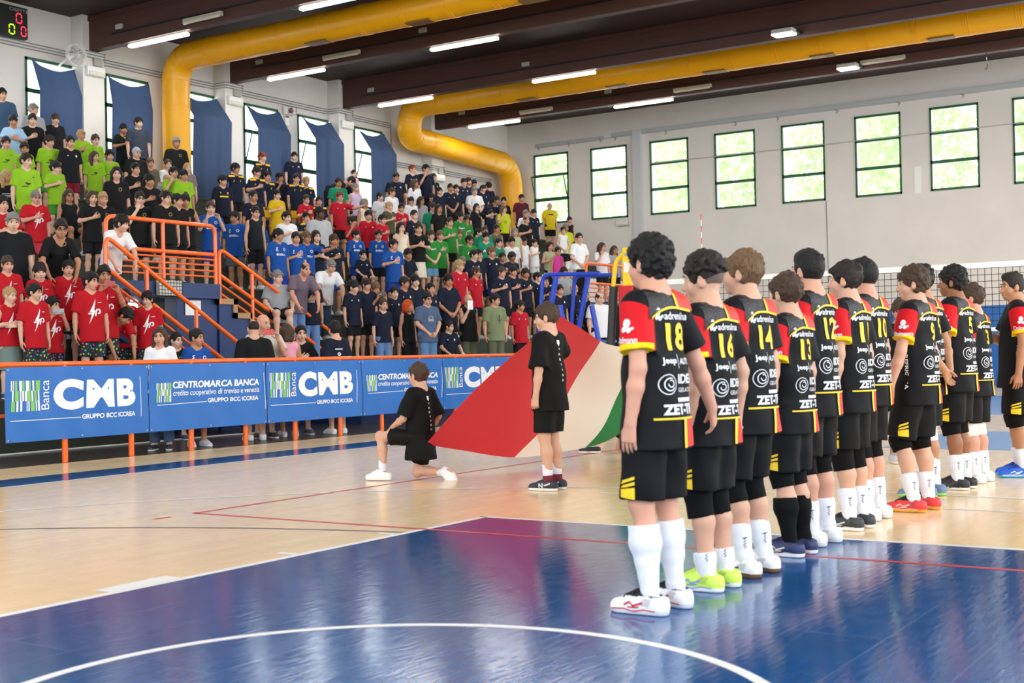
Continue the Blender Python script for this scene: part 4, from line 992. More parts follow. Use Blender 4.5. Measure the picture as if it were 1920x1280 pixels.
def laces(me, B, up_):
    bv = BVHTree.FromPolygons([tuple(v.co) for v in me.vertices], [tuple(p.vertices) for p in me.polygons]); lc = MB(); n = Vector(tuple(up_))
    for i in range(6):
        pts = []
        for y in (-.026, -.013, 0, .013, .026):
            hit, nn, _, _ = bv.ray_cast(Vector(tuple(B(.04+.016*i+.1*abs(y), y, .3))), -n)
            if hit: pts.append(hit+n*.001)
        if len(pts) == 5: lc.tube(pts, .0042, 5)
    return lc
def seat(label, loc, rot, group=None): return empty('person', label, 'person', loc, rot, group)
def dress_jersey(J, h, root, number, hem, seed, icon_side=True):
    s = J['s']; V, Q, me = shirt_mesh('jersey', J, h, [JERSEY], hem=hem, loose=1.15, sleeve=.72, seed=seed, amp=.0032)
    a = J['shL']; b_ = J['elL']; ax = unit(b_-a); L = float(np.linalg.norm(b_-a)); rel = V-a; t = rel@ax
    dist = np.linalg.norm(rel-t[:, None]*ax, axis=1)
    pan = np.minimum(np.minimum(.083*s-dist, .735*L-t), -V[:, 0]-(.122+.02*np.clip((V[:, 2]/s-1.3)/.1, -1, 1))*s*J['wide'])
    pan = np.minimum(pan, 1.40*s+.5*(-V[:, 0]-.19*s)-V[:, 2])
    cuff = np.where(V[:, 0] < 0, np.minimum(np.minimum(t-(.72*L-.027*s), .76*L-t), .087*s-dist), -1)
    cuff = np.minimum(cuff, np.where(V[:, 0] > -.158*s*J['wide'], -1, 1))
    for nm, arr in (('panel', pan), ('cuff', cuff)):
        at = me.attributes.new(nm, 'FLOAT', 'POINT'); at.data.foreach_set('value', arr.astype('f4'))
    o = link('jersey', me, root); bvh = BVHTree.FromPolygons([tuple(v) for v in V], [tuple(q) for q in Q])
    U = (s, 0, 0); Z = (0, 0, s); N = (0, 1, 0)
    back = lambda nm, sh, m: decal(nm, bvh, sh, m, o, (0, 0, 0), U, Z, N)
    yl = lambda x: 1.392-.055*(x/.17)**2 if x < 0 else 1.392-.012*(x/.17)**2
    back('yoke', [strip(lambda x: yl(x), lambda x: 1.50, -.175, .175)], YOKE)
    d = decal('shoulder_panel', bvh, [(np.array([(.03, 1.50), (.06, yl(.06)), (.2, yl(.17)), (.2, 1.5)]), [[0, 1, 2, 3]])], JR, o, (0, 0, 0), U, Z, N, off=.004)
    decal('piping', bvh, [strip(lambda x: yl(x)-.0055, lambda x: yl(x)+.0055, -.16, .17), (np.array([(.01, 1.5), (.04, yl(.04)), (.064, yl(.064)), (.036, 1.5)]), [[0, 1, 2, 3]]),
        strip(lambda x: .883, lambda x: .892, -.155, .2), poly2((-.012, hem+.01), (.008, hem+.01), (.02, .885), (-.004, .885))], JY, o, (0, 0, 0), U, Z, N, off=.0055)
    back('hem_panel', [poly2((.008, hem+.012), (.26, hem+.012), (.26, .883), (.02, .883))], JR)
    back('number', [fit_text(number, -.005-.033*len(number)+.01, .02+.033*len(number), 1.195, 1.322, .03)], JY)
    back('logo', [disc2(-.105, 1.372, .017, .02), disc2(-.112, 1.347, .012), disc2(-.088, 1.343, .011), disc2(-.073, 1.352, .007)]+[fit_text('adrenalina', -.062, .15, 1.337, 1.372, .012)], JW)
    back('lettering', [fit_text('Jeep', -.11, -.022, 1.128, 1.165, .02), poly2((-.012, 1.115), (-.009, 1.115), (-.009, 1.178), (-.012, 1.178)), fit_text('AUTOZ', 0, .12, 1.132, 1.16, .02, .2)], JW)
    back('emblem', [ring2(-.082, 1.043, .043, .047), ring2(-.074, 1.043, .026, .031, 60, 330), ring2(-.068, 1.046, .013, .018, 180, 480)]+[fit_text('IDEA', -.02, .13, 1.045, 1.088, .03), fit_text('GELATO', -.02, .11, 1.006, 1.026, .005)], JW)
    back('wordmark', [fit_text('ZET-TRE', -.115, .15, .905, .952, .045), poly2((-.03, .962), (.15, .962), (.15, .98), (-.03, .98))], JW)
    # left sleeve and flank, printed from the side
    U2 = (0, -s, 0); N2 = (1, 0, 0); e = J['shL']; w0 = e[1]/s
    side = lambda nm, sh, m, r=.6: decal(nm, bvh, sh, m, o, (0, 0, 0), U2, Z, N2, reach=r)
    ze = 1.395
    side('sleeve_logo', [disc2(-w0+.005, ze-.075, .018, .021), disc2(-w0-.008, ze-.103, .013), disc2(-w0+.018, ze-.106, .012), disc2(-w0+.033, ze-.098, .007)], JW)
    side('sleeve_lettering', [fit_text('Dolmann', -w0-.05, -w0+.06, ze-.165, ze-.135, .015)], JW)
    Vt, Ft = fit_text('REFRIGERA', 0, .24, 0, .026, .02)
    side('flank_lettering', [(np.stack([-.015+Vt[:, 1], 1.1-Vt[:, 0]], 1), Ft)], JW)
    return o
def player(n, label, loc, H, hairst, hairm, skin, arms, head, legs=None, pad=None, sock=('w', .27), shoe=((232, 234, 236), (240, 240, 240)), collar=(226, 226, 228), number='1', hem=.745, rot=0.0, seed=0, wide=1.0, fade=None, marks=(200, 40, 60), h=.006, hemS=.52, swirl=True):
    root = seat(label, loc, rot-.10, 'players lined up on the court')
    J = skeleton(H, arms, legs, head, wide); s = J['s']
    me = body_mesh('body', J, h, skin_mats(skin[0], skin[1], hairm), True); link('body', me, root)
    link('hair', hair_mesh('hair', J, h*.85, [hairm], hairst, n), root)
    if fade:
        c = J['head']; R = J['R']; k = J['hs']; G = SDF(c-.2, c+.2, h*.8); T = lambda x, y, z: c+R@V3(x, y, z)*k
        nn = unit(V3(0, .07, -.135)); G.ell(T(0, -.015, .03), [.0805*k, .0985*k, .091*k], .01, R, cut=[(T(0, .03, -.02), R@nn)])
        G.ell(T(0, .108, -.028), [.074*k, .08*k, .1*k], .006, R, 's')
        for x in (-1, 1): G.ell(T(x*.092, .004, -.016), [.03*k, .024*k, .034*k], .006, R, 's')
        V, Q = G.nets(); link('shaved_sides', raw_mesh('shaved_sides', V, [Q], None, [FADE], True), root)
    dress_jersey(J, h*1.15, root, number, hem, seed)
    V, Q, me = shorts_mesh('shorts', J, h*1.15, [SHORTK], hem=hemS, seed=seed); so = link('shorts', me, root)
    bvh = BVHTree.FromPolygons([tuple(v) for v in V], [tuple(q) for q in Q]); nn = Vector((.93, .37, 0)); U = Vector((nn.y, -nn.x, 0))*s
    o_ = Vector(tuple(J['hipL']))+Vector((0, 0, -J['hipL'][2])); z0 = hemS+.012
    decal('hem_panel', bvh, [poly2((-.105, z0+.004), (-.035, z0-.004), (-.035, z0+.05), (-.105, z0+.04)), poly2((-.105, z0+.046), (-.095, z0+.058), (-.035, z0+.076), (-.035, z0+.062), (-.08, z0+.05)), poly2((-.105, z0+.062), (-.095, z0+.08), (-.035, z0+.1), (-.035, z0+.087), (-.085, z0+.07))], JY, so, o_, U, (0, 0, s), nn)
    for d in 'RL':
        kn, an = J['kn'+d], J['an'+d]
        if sock:
            z1 = sock[1]; f = (kn[2]/s-z1)/(kn[2]/s-an[2]/s); top = kn+(an-kn)*f; midp = top*.5+an*.5
            r0 = .05*s if z1 > .3 else .047*s
            tall = z1 > .34
            so2 = link('sock', tube_mesh('sock', [top, top*.75+an*.25, midp, an+V3(0, 0, .02), an-V3(0, 0, .03)*s], [.074*s if tall else .056*s, .072*s if tall else .054*s, .056*s if tall else .05*s, .043*s, .042*s], [SOCKW if sock[0] == 'w' else PADK], h, .003 if tall else .0015, n), root)
            if sock[0] == 'w' and not tall and swirl:
                vv = [tuple(v.co) for v in so2.data.vertices]; b2 = BVHTree.FromPolygons(vv, [tuple(p.vertices) for p in so2.data.polygons])
                zc = an[2]/s+.075; sc = [(0, 0), (.008, .012), (-.006, .022), (.009, .034), (-.004, .044), (.008, .056), (.0, .066), (.01, .078)]
                decal('sock_print', b2, [line2([(x*.8, zc+y*.7) for x, y in sc], .004), line2([(-.01, zc+.05), (.014, zc+.053)], .005)], INK, so2, (an[0], an[1], 0), Vector((.5, -.86, 0))*s, (0, 0, s), (.86, .5, 0))
        if pad:
            m = PADW if pad[0] == 'w' else PADK; v = an-kn; hp = J['hip'+d]; u_ = hp-kn; a_, b_ = pad[1], pad[2]
            tp = kn+u_*((a_*s-kn[2])/u_[2]); bt = kn+v*((kn[2]-b_*s)/-v[2])
            link('knee_pad', tube_mesh('knee_pad', [tp, kn+V3(0, .01, 0), bt], [.074*s*wide, .071*s*wide, .069*s*wide], [m], h, .001, n), root)
        me, B, up_, sd = shoe_mesh('shoe', J, d, h*.9, [mat('shoe_%d_%d_%d' % shoe[0], shoe[0], .5), mat('sole_%d_%d_%d' % shoe[1], shoe[1], .55), mat('collar_%d_%d_%d' % collar, collar, .6)])
        sh = link('shoe', me, root); lc = laces(me, B, up_)
        for q in (-1, 1): lc.tube(bend([B(.04, 0, .1), B(.05, q*.03, .112), B(.075, q*.04, .1), B(.05, q*.012, .098)], .02), .003, 5)
        lc.build('laces', mat('lace_%d_%d_%d' % collar, collar, .7), sh, True)
        vv = [tuple(v.co) for v in me.vertices]; b2 = BVHTree.FromPolygons(vv, [tuple(p.vertices) for p in me.polygons]); q = Vector(tuple(J['toe'+d]))
        N3 = Vector((1, 0, 0)); oo = Vector(tuple(B(.06, 0, 0)))
        gp = tuple(int(c*.72+30) for c in shoe[0]); decal('side_panel', b2, [(np.array([(.015, .05), (.075, .045), (.095, .078), (.06, .082)]), [[0, 1, 2, 3]])], mat('panel_%d_%d_%d' % gp, gp, .6), sh, oo, Vector((0, -1, 0)), (0, 0, 1), N3, off=.0018)
        decal('midsole_line', b2, [line2([(-.12, .022), (-.05, .028), (0, .018), (.05, .028), (.11, .024)], .006)], mat('panel_%d_%d_%d' % marks, marks, .6), sh, oo, Vector((0, -1, 0)), (0, 0, 1), N3, off=.002)
        decal('shoe_mark', b2, [line2([(-.05, .045), (-.015, .062), (.0, .045), (.05, .06)], .009), line2([(-.03, .036), (.03, .04)], .006)], mat('mark_%d_%d_%d' % marks, marks, .5), sh, oo, Vector((0, -1, 0)), (0, 0, 1), N3)
    return root, J
FAIR = ('fair', (210, 163, 138)); ROSY = ('rosy', (208, 154, 130)); TANS = ('tan', (184, 132, 100)); DEEP = ('deep', (150, 100, 72))
stance = lambda dx=0.0, spread=.1, kneefwd=.02: {'R': (V3(spread-.0+dx, kneefwd, .5), V3(spread+.01+dx, -.02, .085), V3(.12, 1, 0)), 'L': (V3(-spread+dx, kneefwd, .5), V3(-spread-.01+dx, -.02, .085), V3(-.12, 1, 0))}
A_ = lambda R, L: {'R': R, 'L': L}
player(18, 'curly black haired player with number 18, nearest in the line', (5.53, 2.795, 0), 1.80, 'c', HB, ROSY, A_(((.11, -.05, -.26), (.1, -.02, -.22), (.35, .1, -1), (-.4, .9, .2), .5), ((-.03, -.03, -.275), (-.02, .035, -.245), (-.02, .12, -1), (1, .1, 0), .35)), (-4, 2), stance(0, .1), None, ('w', .405), ((236, 236, 238), (204, 208, 222)), (24, 24, 28), '18', seed=1, marks=(196, 24, 50))
player(16, 'player with number 16 and high curls over shaved sides', (6.17, 2.810, 0), 1.74, 'a', HD, FAIR, A_(DOWN(1, .08, -.03), DOWN(-1, .0)), (18, -4), stance(0, .085), ('k', .66, .375), ('w', .2), ((206, 240, 96), (236, 240, 244)), (206, 240, 96), '16', seed=2, fade=1, marks=(120, 150, 220))
player(14, 'light brown haired player with number 14 and long black knee sleeves', (6.66, 2.800, 0), 1.80, 's', HL, FAIR, A_(DOWN(1), ((-.05, -.04, -.27), (-.01, .0, -.24), (.1, .1, -1), (1, .2, 0), .95)), (12, 4), stance(0, .1, .05), ('k', .68, .385), ('w', .28), ((236, 236, 238), (120, 80, 50)), (230, 230, 232), '14', seed=3, marks=(40, 40, 60))
player(13, 'brown haired player with number 13 in navy shoes, mostly hidden', (7.4, 2.840, 0), 1.70, 's', HN, FAIR, A_(DOWN(1), DOWN(-1, .05, .03)), (-10, 0), stance(0, .085), ('k', .6, .42), ('k', .36), ((30, 44, 92), (232, 232, 240)), (26, 36, 78), '13', seed=4, fade=1, marks=(220, 214, 200))
player(12, 'tall dark haired player with number 12, hand raised to his chest', (7.88, 2.870, 0), 1.88, 'q', HB, ROSY, A_(((.06, .1, -.25), (-.12, .2, .1), (-.5, .3, .6), (-.2, -1, 0), .5), ((-.07, -.03, -.27), (-.01, .03, -.245), (0, .06, -1), (.6, 1, 0), .28)), (-16, 3), stance(0, .1), ('k', .6, .405), ('w', .26), ((238, 238, 238), (214, 214, 216)), (232, 232, 232), '12', seed=5, fade=1, marks=(226, 200, 186), h=.0065)
player(11, 'dark brown haired player wearing number 11 behind the tall number 12', (8.64, 2.890, 0), 1.85, 's', HD, FAIR, A_(DOWN(1), DOWN(-1)), (14, 2), stance(0, .085), ('k', .66, .38), ('w', .27), ((44, 46, 52), (232, 232, 236)), (24, 24, 26), '11', seed=6, h=.007, marks=(210, 210, 214))
player(10, 'player with number 10 and short dark sides, arm hanging down', (9.18, 2.940, 0), 1.90, 'q', HB, ROSY, A_(DOWN(1), ((-.05, -.02, -.275), (-.02, .05, -.245), (0, .15, -1), (1, .2, 0), .4)), (0, 0), stance(0, .085), ('k', .62, .40), ('w', .27), ((238, 238, 240), (212, 214, 220)), (232, 232, 234), '10', seed=7, fade=1, h=.0075, marks=(60, 60, 70))
player(9, 'player with brown curls wearing red shoes', (9.8, 2.76, 0), 1.86, 'c', HN, FAIR, A_(DOWN(1), ((-.09, .02, -.27), (.0, .08, -.24), (.05, .2, -1), (1, .3, 0), .3)), (26, 0), {'R': (V3(.09, .02, .5), V3(.1, -.02, .085), V3(.1, 1, 0)), 'L': (V3(-.1, .09, .5), V3(-.12, .0, .085), V3(-.1, 1, 0))}, ('k', .6, .43), ('w', .27), ((220, 56, 58), (222, 160, 40)), (28, 26, 28), '9', seed=8, h=.0075, marks=(240, 200, 190))
player(6, 'player with number 6 clasping his hands behind his back', (10.75, 2.970, 0), 1.94, 's', HB, TANS, A_(((.06, -.07, -.26), (-.16, -.09, -.2), (-.5, -.05, -.8), (.2, -1, 0), .4), ((-.06, -.07, -.26), (.15, -.1, -.2), (.5, -.1, -.8), (-.2, -1, 0), .4)), (-6, 0), stance(0, .09), ('w', .66, .40), ('w', .28), ((104, 128, 160), (150, 220, 110)), (104, 124, 150), '6', seed=9, h=.008, marks=(170, 230, 120))
player(5, 'player with round black curls and number 5', (11.42, 2.880, 0), 1.95, 'c', HB, DEEP, A_(DOWN(1), ((-.08, .0, -.27), (.04, .17, -.16), (.2, .6, -.5), (1, -.2, 0), .9)), (14, 2), stance(0, .08), ('k', .58, .42), ('w', .27), ((26, 26, 30), (236, 236, 238)), (26, 26, 28), '5', seed=10, h=.008, marks=(70, 70, 80))
player(3, 'smaller brown haired player with number 3 and white knee pads', (12.06, 2.880, 0), 1.81, 's', HN, ROSY, A_(DOWN(1), ((-.06, .02, -.27), (.05, .12, -.2), (.1, .4, -.8), (1, 0, 0), .95)), (18, 0), stance(0, .1), ('w', .62, .40), ('w', .27), ((236, 238, 242), (232, 236, 244)), (230, 232, 238), '3', seed=11, h=.008, marks=(120, 130, 150))
player(7, 'player in blue shoes standing side on at the right edge', (12.72, 2.66, 0), 1.94, 'q', HD, TANS, A_(((.03, .12, -.25), (-.16, .2, .08), (-.6, .3, .5), (0, -1, 0), .4), DOWN(-1, .05, .0)), (22, 0), stance(0, .1), ('k', .6, .42), ('w', .24), ((30, 96, 214), (70, 170, 226)), (26, 60, 160), '7', seed=12, rot=.42, h=.008, marks=(236, 240, 246))

# ---- flag party
TEEK = mat('black_tee_cloth', (11, 11, 12), .75, spec=.2)
def vertical_print(bvh, o, s, x, z0, word='TREVISO', cz=None):
    out = [fit_text(ch, x-(.004 if ch == 'I' else .014), x+(.004 if ch == 'I' else .014), z0-.048*i-.02, z0-.048*i, .02) for i, ch in enumerate(word)]
    decal('back_print', bvh, out+[poly2((x-.02, z0+.075), (x+.02, z0+.075), (x+.02, z0+.04), (x, z0+.018), (x-.02, z0+.04))], JW, o, (0, 0, 0), (s, 0, 0), (0, 0, s), (0, 1, 0))
def kid(label, loc, H, hairm, arms, head, legs, drop, hem, shoe, sock, rot=0.0, h=.0075, glasses=False, pz=1.32, px=.0, seed=3, collar=(240, 240, 240), hemS=.54):
    root = seat(label, loc, rot); J = skeleton(H, arms, legs, head, 1.0, 0, 1.04, drop); s = J['s']
    link('body', body_mesh('body', J, h, skin_mats('fair', FAIR[1], hairm), True), root); link('hair', hair_mesh('hair', J, h*.8, [hairm], 's', seed), root)
    V, Q, me = shirt_mesh('shirt', J, h, [TEEK], hem=hem, loose=1.5, sleeve=.92, amp=.004, sl_r=1.5, seed=seed); o = link('shirt', me, root)
    vertical_print(BVHTree.FromPolygons([tuple(v) for v in V], [tuple(q) for q in Q]), o, s, px, pz-drop)
    V, Q, me = shorts_mesh('shorts', J, h, [SHORTK], hem=hemS, seed=seed); link('shorts', me, root)
    for d in 'RL':
        kn, an = J['kn'+d], J['an'+d]; top = kn+(an-kn)*sock[0]
        so = link('sock', tube_mesh('sock', [top, top*.5+an*.5, an], [.045*s, .043*s, .041*s], [SOCKW], h), root)
        if sock[1]:
            b2 = an+(top-an)*.38; link('sock_heel', tube_mesh('sock_heel', [b2, an-V3(0, 0, .02)], [.0455*s, .0465*s], [mat('burgundy_sock', (112, 24, 48), .8)], h), so)
        me, B, up_, sd = shoe_mesh('shoe', J, d, h*.85, [mat('shoe_%d_%d_%d' % shoe[0], shoe[0], .5), mat('sole_%d_%d_%d' % shoe[1], shoe[1], .55), mat('collar_%d_%d_%d' % collar, collar, .6)]); sh = link('shoe', me, root); lc = laces(me, B, up_)
        lc.build('laces', WHITE, sh, True)
        if sock[1]:
            b2 = BVHTree.FromPolygons([tuple(v.co) for v in me.vertices], [tuple(p.vertices) for p in me.polygons])
            oo = Vector(tuple(B(.05, 0, 0))); decal('shoe_mark', b2, [fit_text('N', -.02, .02, .03, .07, .03), line2([(.03, .05), (.09, .07)], .012)], WHITE, sh, oo, Vector((0, -1, 0)), (0, 0, 1), (1, 0, 0))
    if glasses:
        c = J['head']; R = J['R']; k = J['hs']; T = lambda x, y, z: c+R@V3(x, y, z)*k; g = MB()
        for q in (-1, 1):
            g.tube([T(q*.033+.021*math.cos(2*PI*i/14), .102, .004+.018*math.sin(2*PI*i/14)) for i in range(15)], .0018, 5); g.tube([T(q*.054, .1, .008), T(q*.08, .03, .008), T(q*.08, -.02, .0)], .0018, 5)
        g.tube([T(-.012, .103, .006), T(.012, .103, .006)], .0018, 5); link_ = g.build('glasses', DARK, root, True)
    return root, J
boy, JB = kid('person in black T-shirt and shorts standing, holding up the flag corner', (10.02, 6.13, 0), 1.70, HN, A_(((.2, .1, -.12), (-.03, .06, .25), (-.1, .2, 1), (-.9, -.3, 0), 1.1), ((-.06, -.02, -.275), (-.0, .04, -.24), (0, .15, -1), (1, .2, 0), .8)), (24, -4), stance(0, .075), 0, .74, ((36, 40, 58), (230, 230, 226)), (.6, True), glasses=True, hemS=.545, collar=(60, 30, 44))
kneel, JK = kid('person in black kneeling on one knee beside the red flag corner', (10.36, 7.86, 0), 1.55, HN, A_(((.08, -.06, -.26), (.0, .16, -.19), (-.1, .6, -.5), (-1, .1, .3), .9), ((-.08, .06, -.26), (.06, .2, -.1), (.3, .8, -.4), (.5, 0, -.8), .5)), (-6, 0),
    {'R': (V3(.1, .13, .075), V3(.12, -.3, .085), V3(.0, -.75, -.62), V3(.05, -.7, .72)), 'L': (V3(-.22, .4, .50), V3(-.24, .36, .09), V3(-.3, 1, 0))}, .43, .66, ((240, 240, 240), (232, 232, 228)), (.66, False), pz=1.3, hemS=.6, seed=5)
kn2, JK2 = kid('person kneeling behind the flag, only knee and shoe showing', (14.1, 7.55, 0), 1.58, HD, A_(DOWN(1), ((-.08, .06, -.26), (.06, .2, -.1), (.3, .8, -.4), (.5, 0, -.8), .5)), (-6, 0),
    {'R': (V3(.1, .13, .075), V3(.12, -.3, .085), V3(.0, -.75, -.62), V3(.05, -.7, .72)), 'L': (V3(-.22, .4, .50), V3(-.24, .36, .09), V3(-.3, 1, 0))}, .43, .66, ((30, 30, 36), (232, 232, 228)), (.66, False), pz=1.3, hemS=.6, seed=6, h=.011)

# ---- flag: a cloth of three bands held by its corners, sagging between them
FRED = mat('flag_red', (206, 18, 40), .7, sheen=.2); FWHI = mat('flag_white', (238, 232, 226), .7); FGRN = mat('flag_green', (20, 122, 66), .7)
for m_, cc in ((FRED, (224, 30, 44)), (FWHI, (240, 234, 226)), (FGRN, (30, 140, 76))):
    nt = m_.node_tree; tr = nt.nodes.new('ShaderNodeBsdfTranslucent'); tr.inputs['Color'].default_value = srgb(*cc); ms = nt.nodes.new('ShaderNodeMixShader'); ms.inputs[0].default_value = .2
    nt.links.new(nt.nodes['Principled BSDF'].outputs[0], ms.inputs[1]); nt.links.new(tr.outputs[0], ms.inputs[2]); nt.links.new(ms.outputs[0], nt.nodes['Material Output'].inputs['Surface'])
K1 = at_y(799, 832, 7.75); S1 = at_y(1053, 592, 6.22); S2 = at_y(1240, 655, 6.2); K2 = at_y(1188, 792, 7.3)
def flag_pt(u, v):
    a = K1.lerp(S1, v); b = K2.lerp(S2, v); p = a.lerp(b, u); w = 4*u*(1-u); q = 1-v
    p.z -= w*(.13+.11*q); p.y -= w*.16*q-.10*math.sin(PI*v)*(1-u)
    p.x += .30*math.sin(PI*v)*min(1, u*3)
    p += Vector((0, .025*math.sin(v*9+u*5), .012*math.sin(u*14+v*6)))*min(1, w*2)
    return p
for nm, u0, u1, m_ in (('red', 0, .335, FRED), ('white', .335, .667, FWHI), ('green', .667, 1, FGRN)):
    V = []; nu, nv = 26, 48
    for j in range(nv+1):
        for i in range(nu+1): V.append(tuple(flag_pt(u0+(u1-u0)*i/nu, j/nv)))
    Q = [(j*(nu+1)+i, j*(nu+1)+i+1, (j+1)*(nu+1)+i+1, (j+1)*(nu+1)+i) for j in range(nv) for i in range(nu)]
    if nm == 'red':
        flag = empty('flag', 'large red, white and green flag held out at its corners by youths in black', 'flag', (0, 0, 0))
    link(nm+'_band', raw_mesh(nm+'_band', V, [Q], None, [m_], True), flag)
# ---------------------------------------------------------------- the crowd on the stand
SHIRTS = {  # code: (words, colour, print, cut)
 'steel': ('steel blue shirt', (58, 84, 116), None, 't'), 'greyt': ('grey T-shirt', (150, 152, 156), None, 't'), 'sky': ('pale blue T-shirt', (150, 184, 214), None, 't'),
 'blk': ('black T-shirt', (20, 20, 22), 'ring', 't'), 'blkt': ('black dress', (20, 20, 22), None, 'k'), 'blkp': ('black T-shirt', (20, 20, 22), 'lines', 't'), 'bpolo': ('black shirt', (22, 23, 28), 'badge', 't'), 'bpoloy': ('black polo', (20, 22, 26), 'spot', 't'),
 'lime': ('lime green T-shirt', (158, 212, 38), 'lime', 't'), 'redp': ('red T-shirt', (196, 20, 34), None, 't'), 'redl': ('red T-shirt', (204, 18, 34), 'bolt', 't'), 'redv': ('red shirt', (204, 24, 46), 'marks', 't'),
 'tankk': ('black sleeveless top', (22, 22, 24), None, 'k'), 'slate': ('slate grey polo', (62, 70, 86), None, 't'), 'jacket': ('dark jacket', (26, 26, 30), None, 't'), 'khaki': ('khaki T-shirt', (110, 104, 82), None, 't'),
 'white': ('white T-shirt', (228, 228, 230), None, 't'), 'taupe': ('taupe top', (150, 132, 128), None, 't'), 'navyt': ('navy T-shirt', (24, 30, 52), 'badge', 't'), 'navyp': ('navy T-shirt', (24, 30, 50), 'yellow', 't'), 'navyY': ('navy and yellow shirt', (24, 32, 58), 'shoulders', 't'),
 'navyb': ('navy T-shirt', (24, 30, 52), 'backprint', 't'), 'navyg': ('navy T-shirt', (24, 28, 44), 'panel', 't'), 'npolo': ('navy polo', (26, 32, 58), 'badge', 't'), 'yellow': ('yellow T-shirt', (240, 196, 24), None, 't'), 'yellowp': ('yellow T-shirt', (244, 214, 30), 'word', 't'), 'neon': ('neon yellow T-shirt', (226, 240, 40), 'round', 't'),
 'tealk': ('black and teal top', (26, 34, 38), None, 'k'), 'blue': ('bright blue T-shirt', (26, 88, 178), 'blue', 't'), 'greyp': ('light grey polo', (172, 174, 176), None, 't'), 'teal': ('teal green T-shirt', (24, 150, 110), 'script', 't'), 'green': ('green T-shirt', (48, 146, 58), 'script', 't'),
 'pink': ('pink strap top', (236, 160, 178), None, 'k'), 'lilac': ('lilac strap top', (206, 182, 214), None, 'k'), 'cream': ('cream sleeveless top', (222, 210, 186), None, 'k'), 'olive': ('olive top', (92, 92, 66), None, 't'), 'tankr': ('red sleeveless shirt', (204, 18, 34), 'bolt', 'k'),
 'sand': ('sand coloured shirt', (202, 198, 184), None, 't'), 'mauve': ('mauve shirt', (126, 110, 124), None, 't'), 'bluegrey': ('grey blue T-shirt', (88, 108, 142), 'panel', 't'), 'sage': ('sage green T-shirt', (140, 152, 112), 'cactus', 't'), 'maroon': ('maroon T-shirt', (88, 24, 40), None, 't'),
 'khakit': ('khaki strap top', (112, 104, 84), None, 'k'), 'camo': ('pale green loose top', (176, 184, 142), None, 'k'), 'tankw': ('white sleeveless top', (232, 232, 232), None, 'k'), 'magenta': ('pink sleeveless top', (232, 72, 166), None, 'k')}
SHORTC = {'j': ('l', (62, 80, 112)), 'l': ('s', (60, 140, 50)), 'k': ('s', (20, 20, 24)), 'b': ('s', (110, 20, 40)), 'r': ('s', (190, 60, 70)), 'u': ('s', (24, 56, 150)), 'g': ('s', (84, 94, 102)), 'a': ('s', (238, 182, 26)), 'e': ('k', (226, 216, 196)), 'p': ('s', None),
 'f': ('k', (112, 128, 124)), 'd': ('l', (96, 130, 176)), 'z': ('l', (96, 98, 80)), 'w': ('s', (230, 230, 230)), 'h': ('s', (110, 160, 190)), 'q': ('K', (18, 18, 20))}
HAIRC = {'K': HB, 'D': HD, 'N': HN, 'L': HL, 'Y': HY, 'G': HG, 'R': HR, 'O': HO}
AK = lambda sg, *a: a
POSES = {
 'D': (DOWN(1, .05, .0), DOWN(-1, .05, .0)),
 'C': (((.10, .06, -.24), (-.20, .16, .06), (-.9, .12, .35), (0, -1, .2), .15), DOWN(-1, .05, .0)),
 'B': (((.09, .07, -.24), (-.19, .16, .05), (-.9, .1, .4), (0, -1, .2), .25), ((-.09, .07, -.24), (.19, .18, .02), (.9, .1, .3), (0, -1, .2), .25)),
 'F': (((.07, .04, -.27), (-.16, .12, -.17), (-.7, .2, -.6), (0, -1, 0), .4), ((-.07, .04, -.27), (.15, .14, -.18), (.7, .2, -.6), (0, -1, 0), .4)),
 'X': (((.06, .08, -.26), (-.22, .13, .04), (-1, -.05, .1), (0, -1, 0), .3), ((-.06, .08, -.25), (.21, .17, -.02), (1, -.05, .1), (0, -1, 0), .3)),
 'P': (((.07, .14, -.22), (-.11, .14, .2), (-.3, .2, 1), (-.6, .4, 0), .8), ((-.07, .14, -.22), (.11, .14, .2), (.3, .2, 1), (.6, .4, 0), .8)),
 'H': (((.06, .13, -.23), (-.14, .03, .24), (-.35, -.1, 1), (-.2, -1, 0), .5), DOWN(-1, .05, .0)),
 'O': (DOWN(1, .05, .0), ((-.17, .18, -.08), (-.14, .2, .05), (-.5, .8, .1), (.3, .2, -1), .5)),
 'W': (((.21, -.05, -.19), (-.15, .09, -.19), (-.5, .3, -.4), (-.5, -.8, 0), .5), DOWN(-1, .05, .0)),
 'L': (((.08, .1, -.26), (-.06, .12, -.22), (-.2, .2, -.9), (-1, 0, 0), .3), ((-.08, .1, -.26), (.06, .12, -.22), (.2, .2, -.9), (1, 0, 0), .3)),
 'N': (((.05, .1, -.26), (-.04, .08, -.24), (-.1, .1, -1), (-1, 0, 0), .3), ((-.05, .1, -.26), (.04, .08, -.24), (.1, .1, -1), (1, 0, 0), .3)),
 'S': (((.07, .08, -.25), (-.05, .2, -.12), (-.2, .8, -.3), (0, 0, -1), .3), ((-.07, .08, -.25), (.05, .2, -.12), (.2, .8, -.3), (0, 0, -1), .3))}
SITLEG = {'R': (V3(.12, .42, .5), V3(.12, .4, .085), V3(.12, 1, 0)), 'L': (V3(-.12, .42, .5), V3(-.12, .4, .085), V3(-.12, 1, 0))}
CACHE = {}
HJ = {'k': (1.52, 1.13, .9), 'a': (1.76, 1.07, .97), 'w': (1.70, 1.06, .93)}
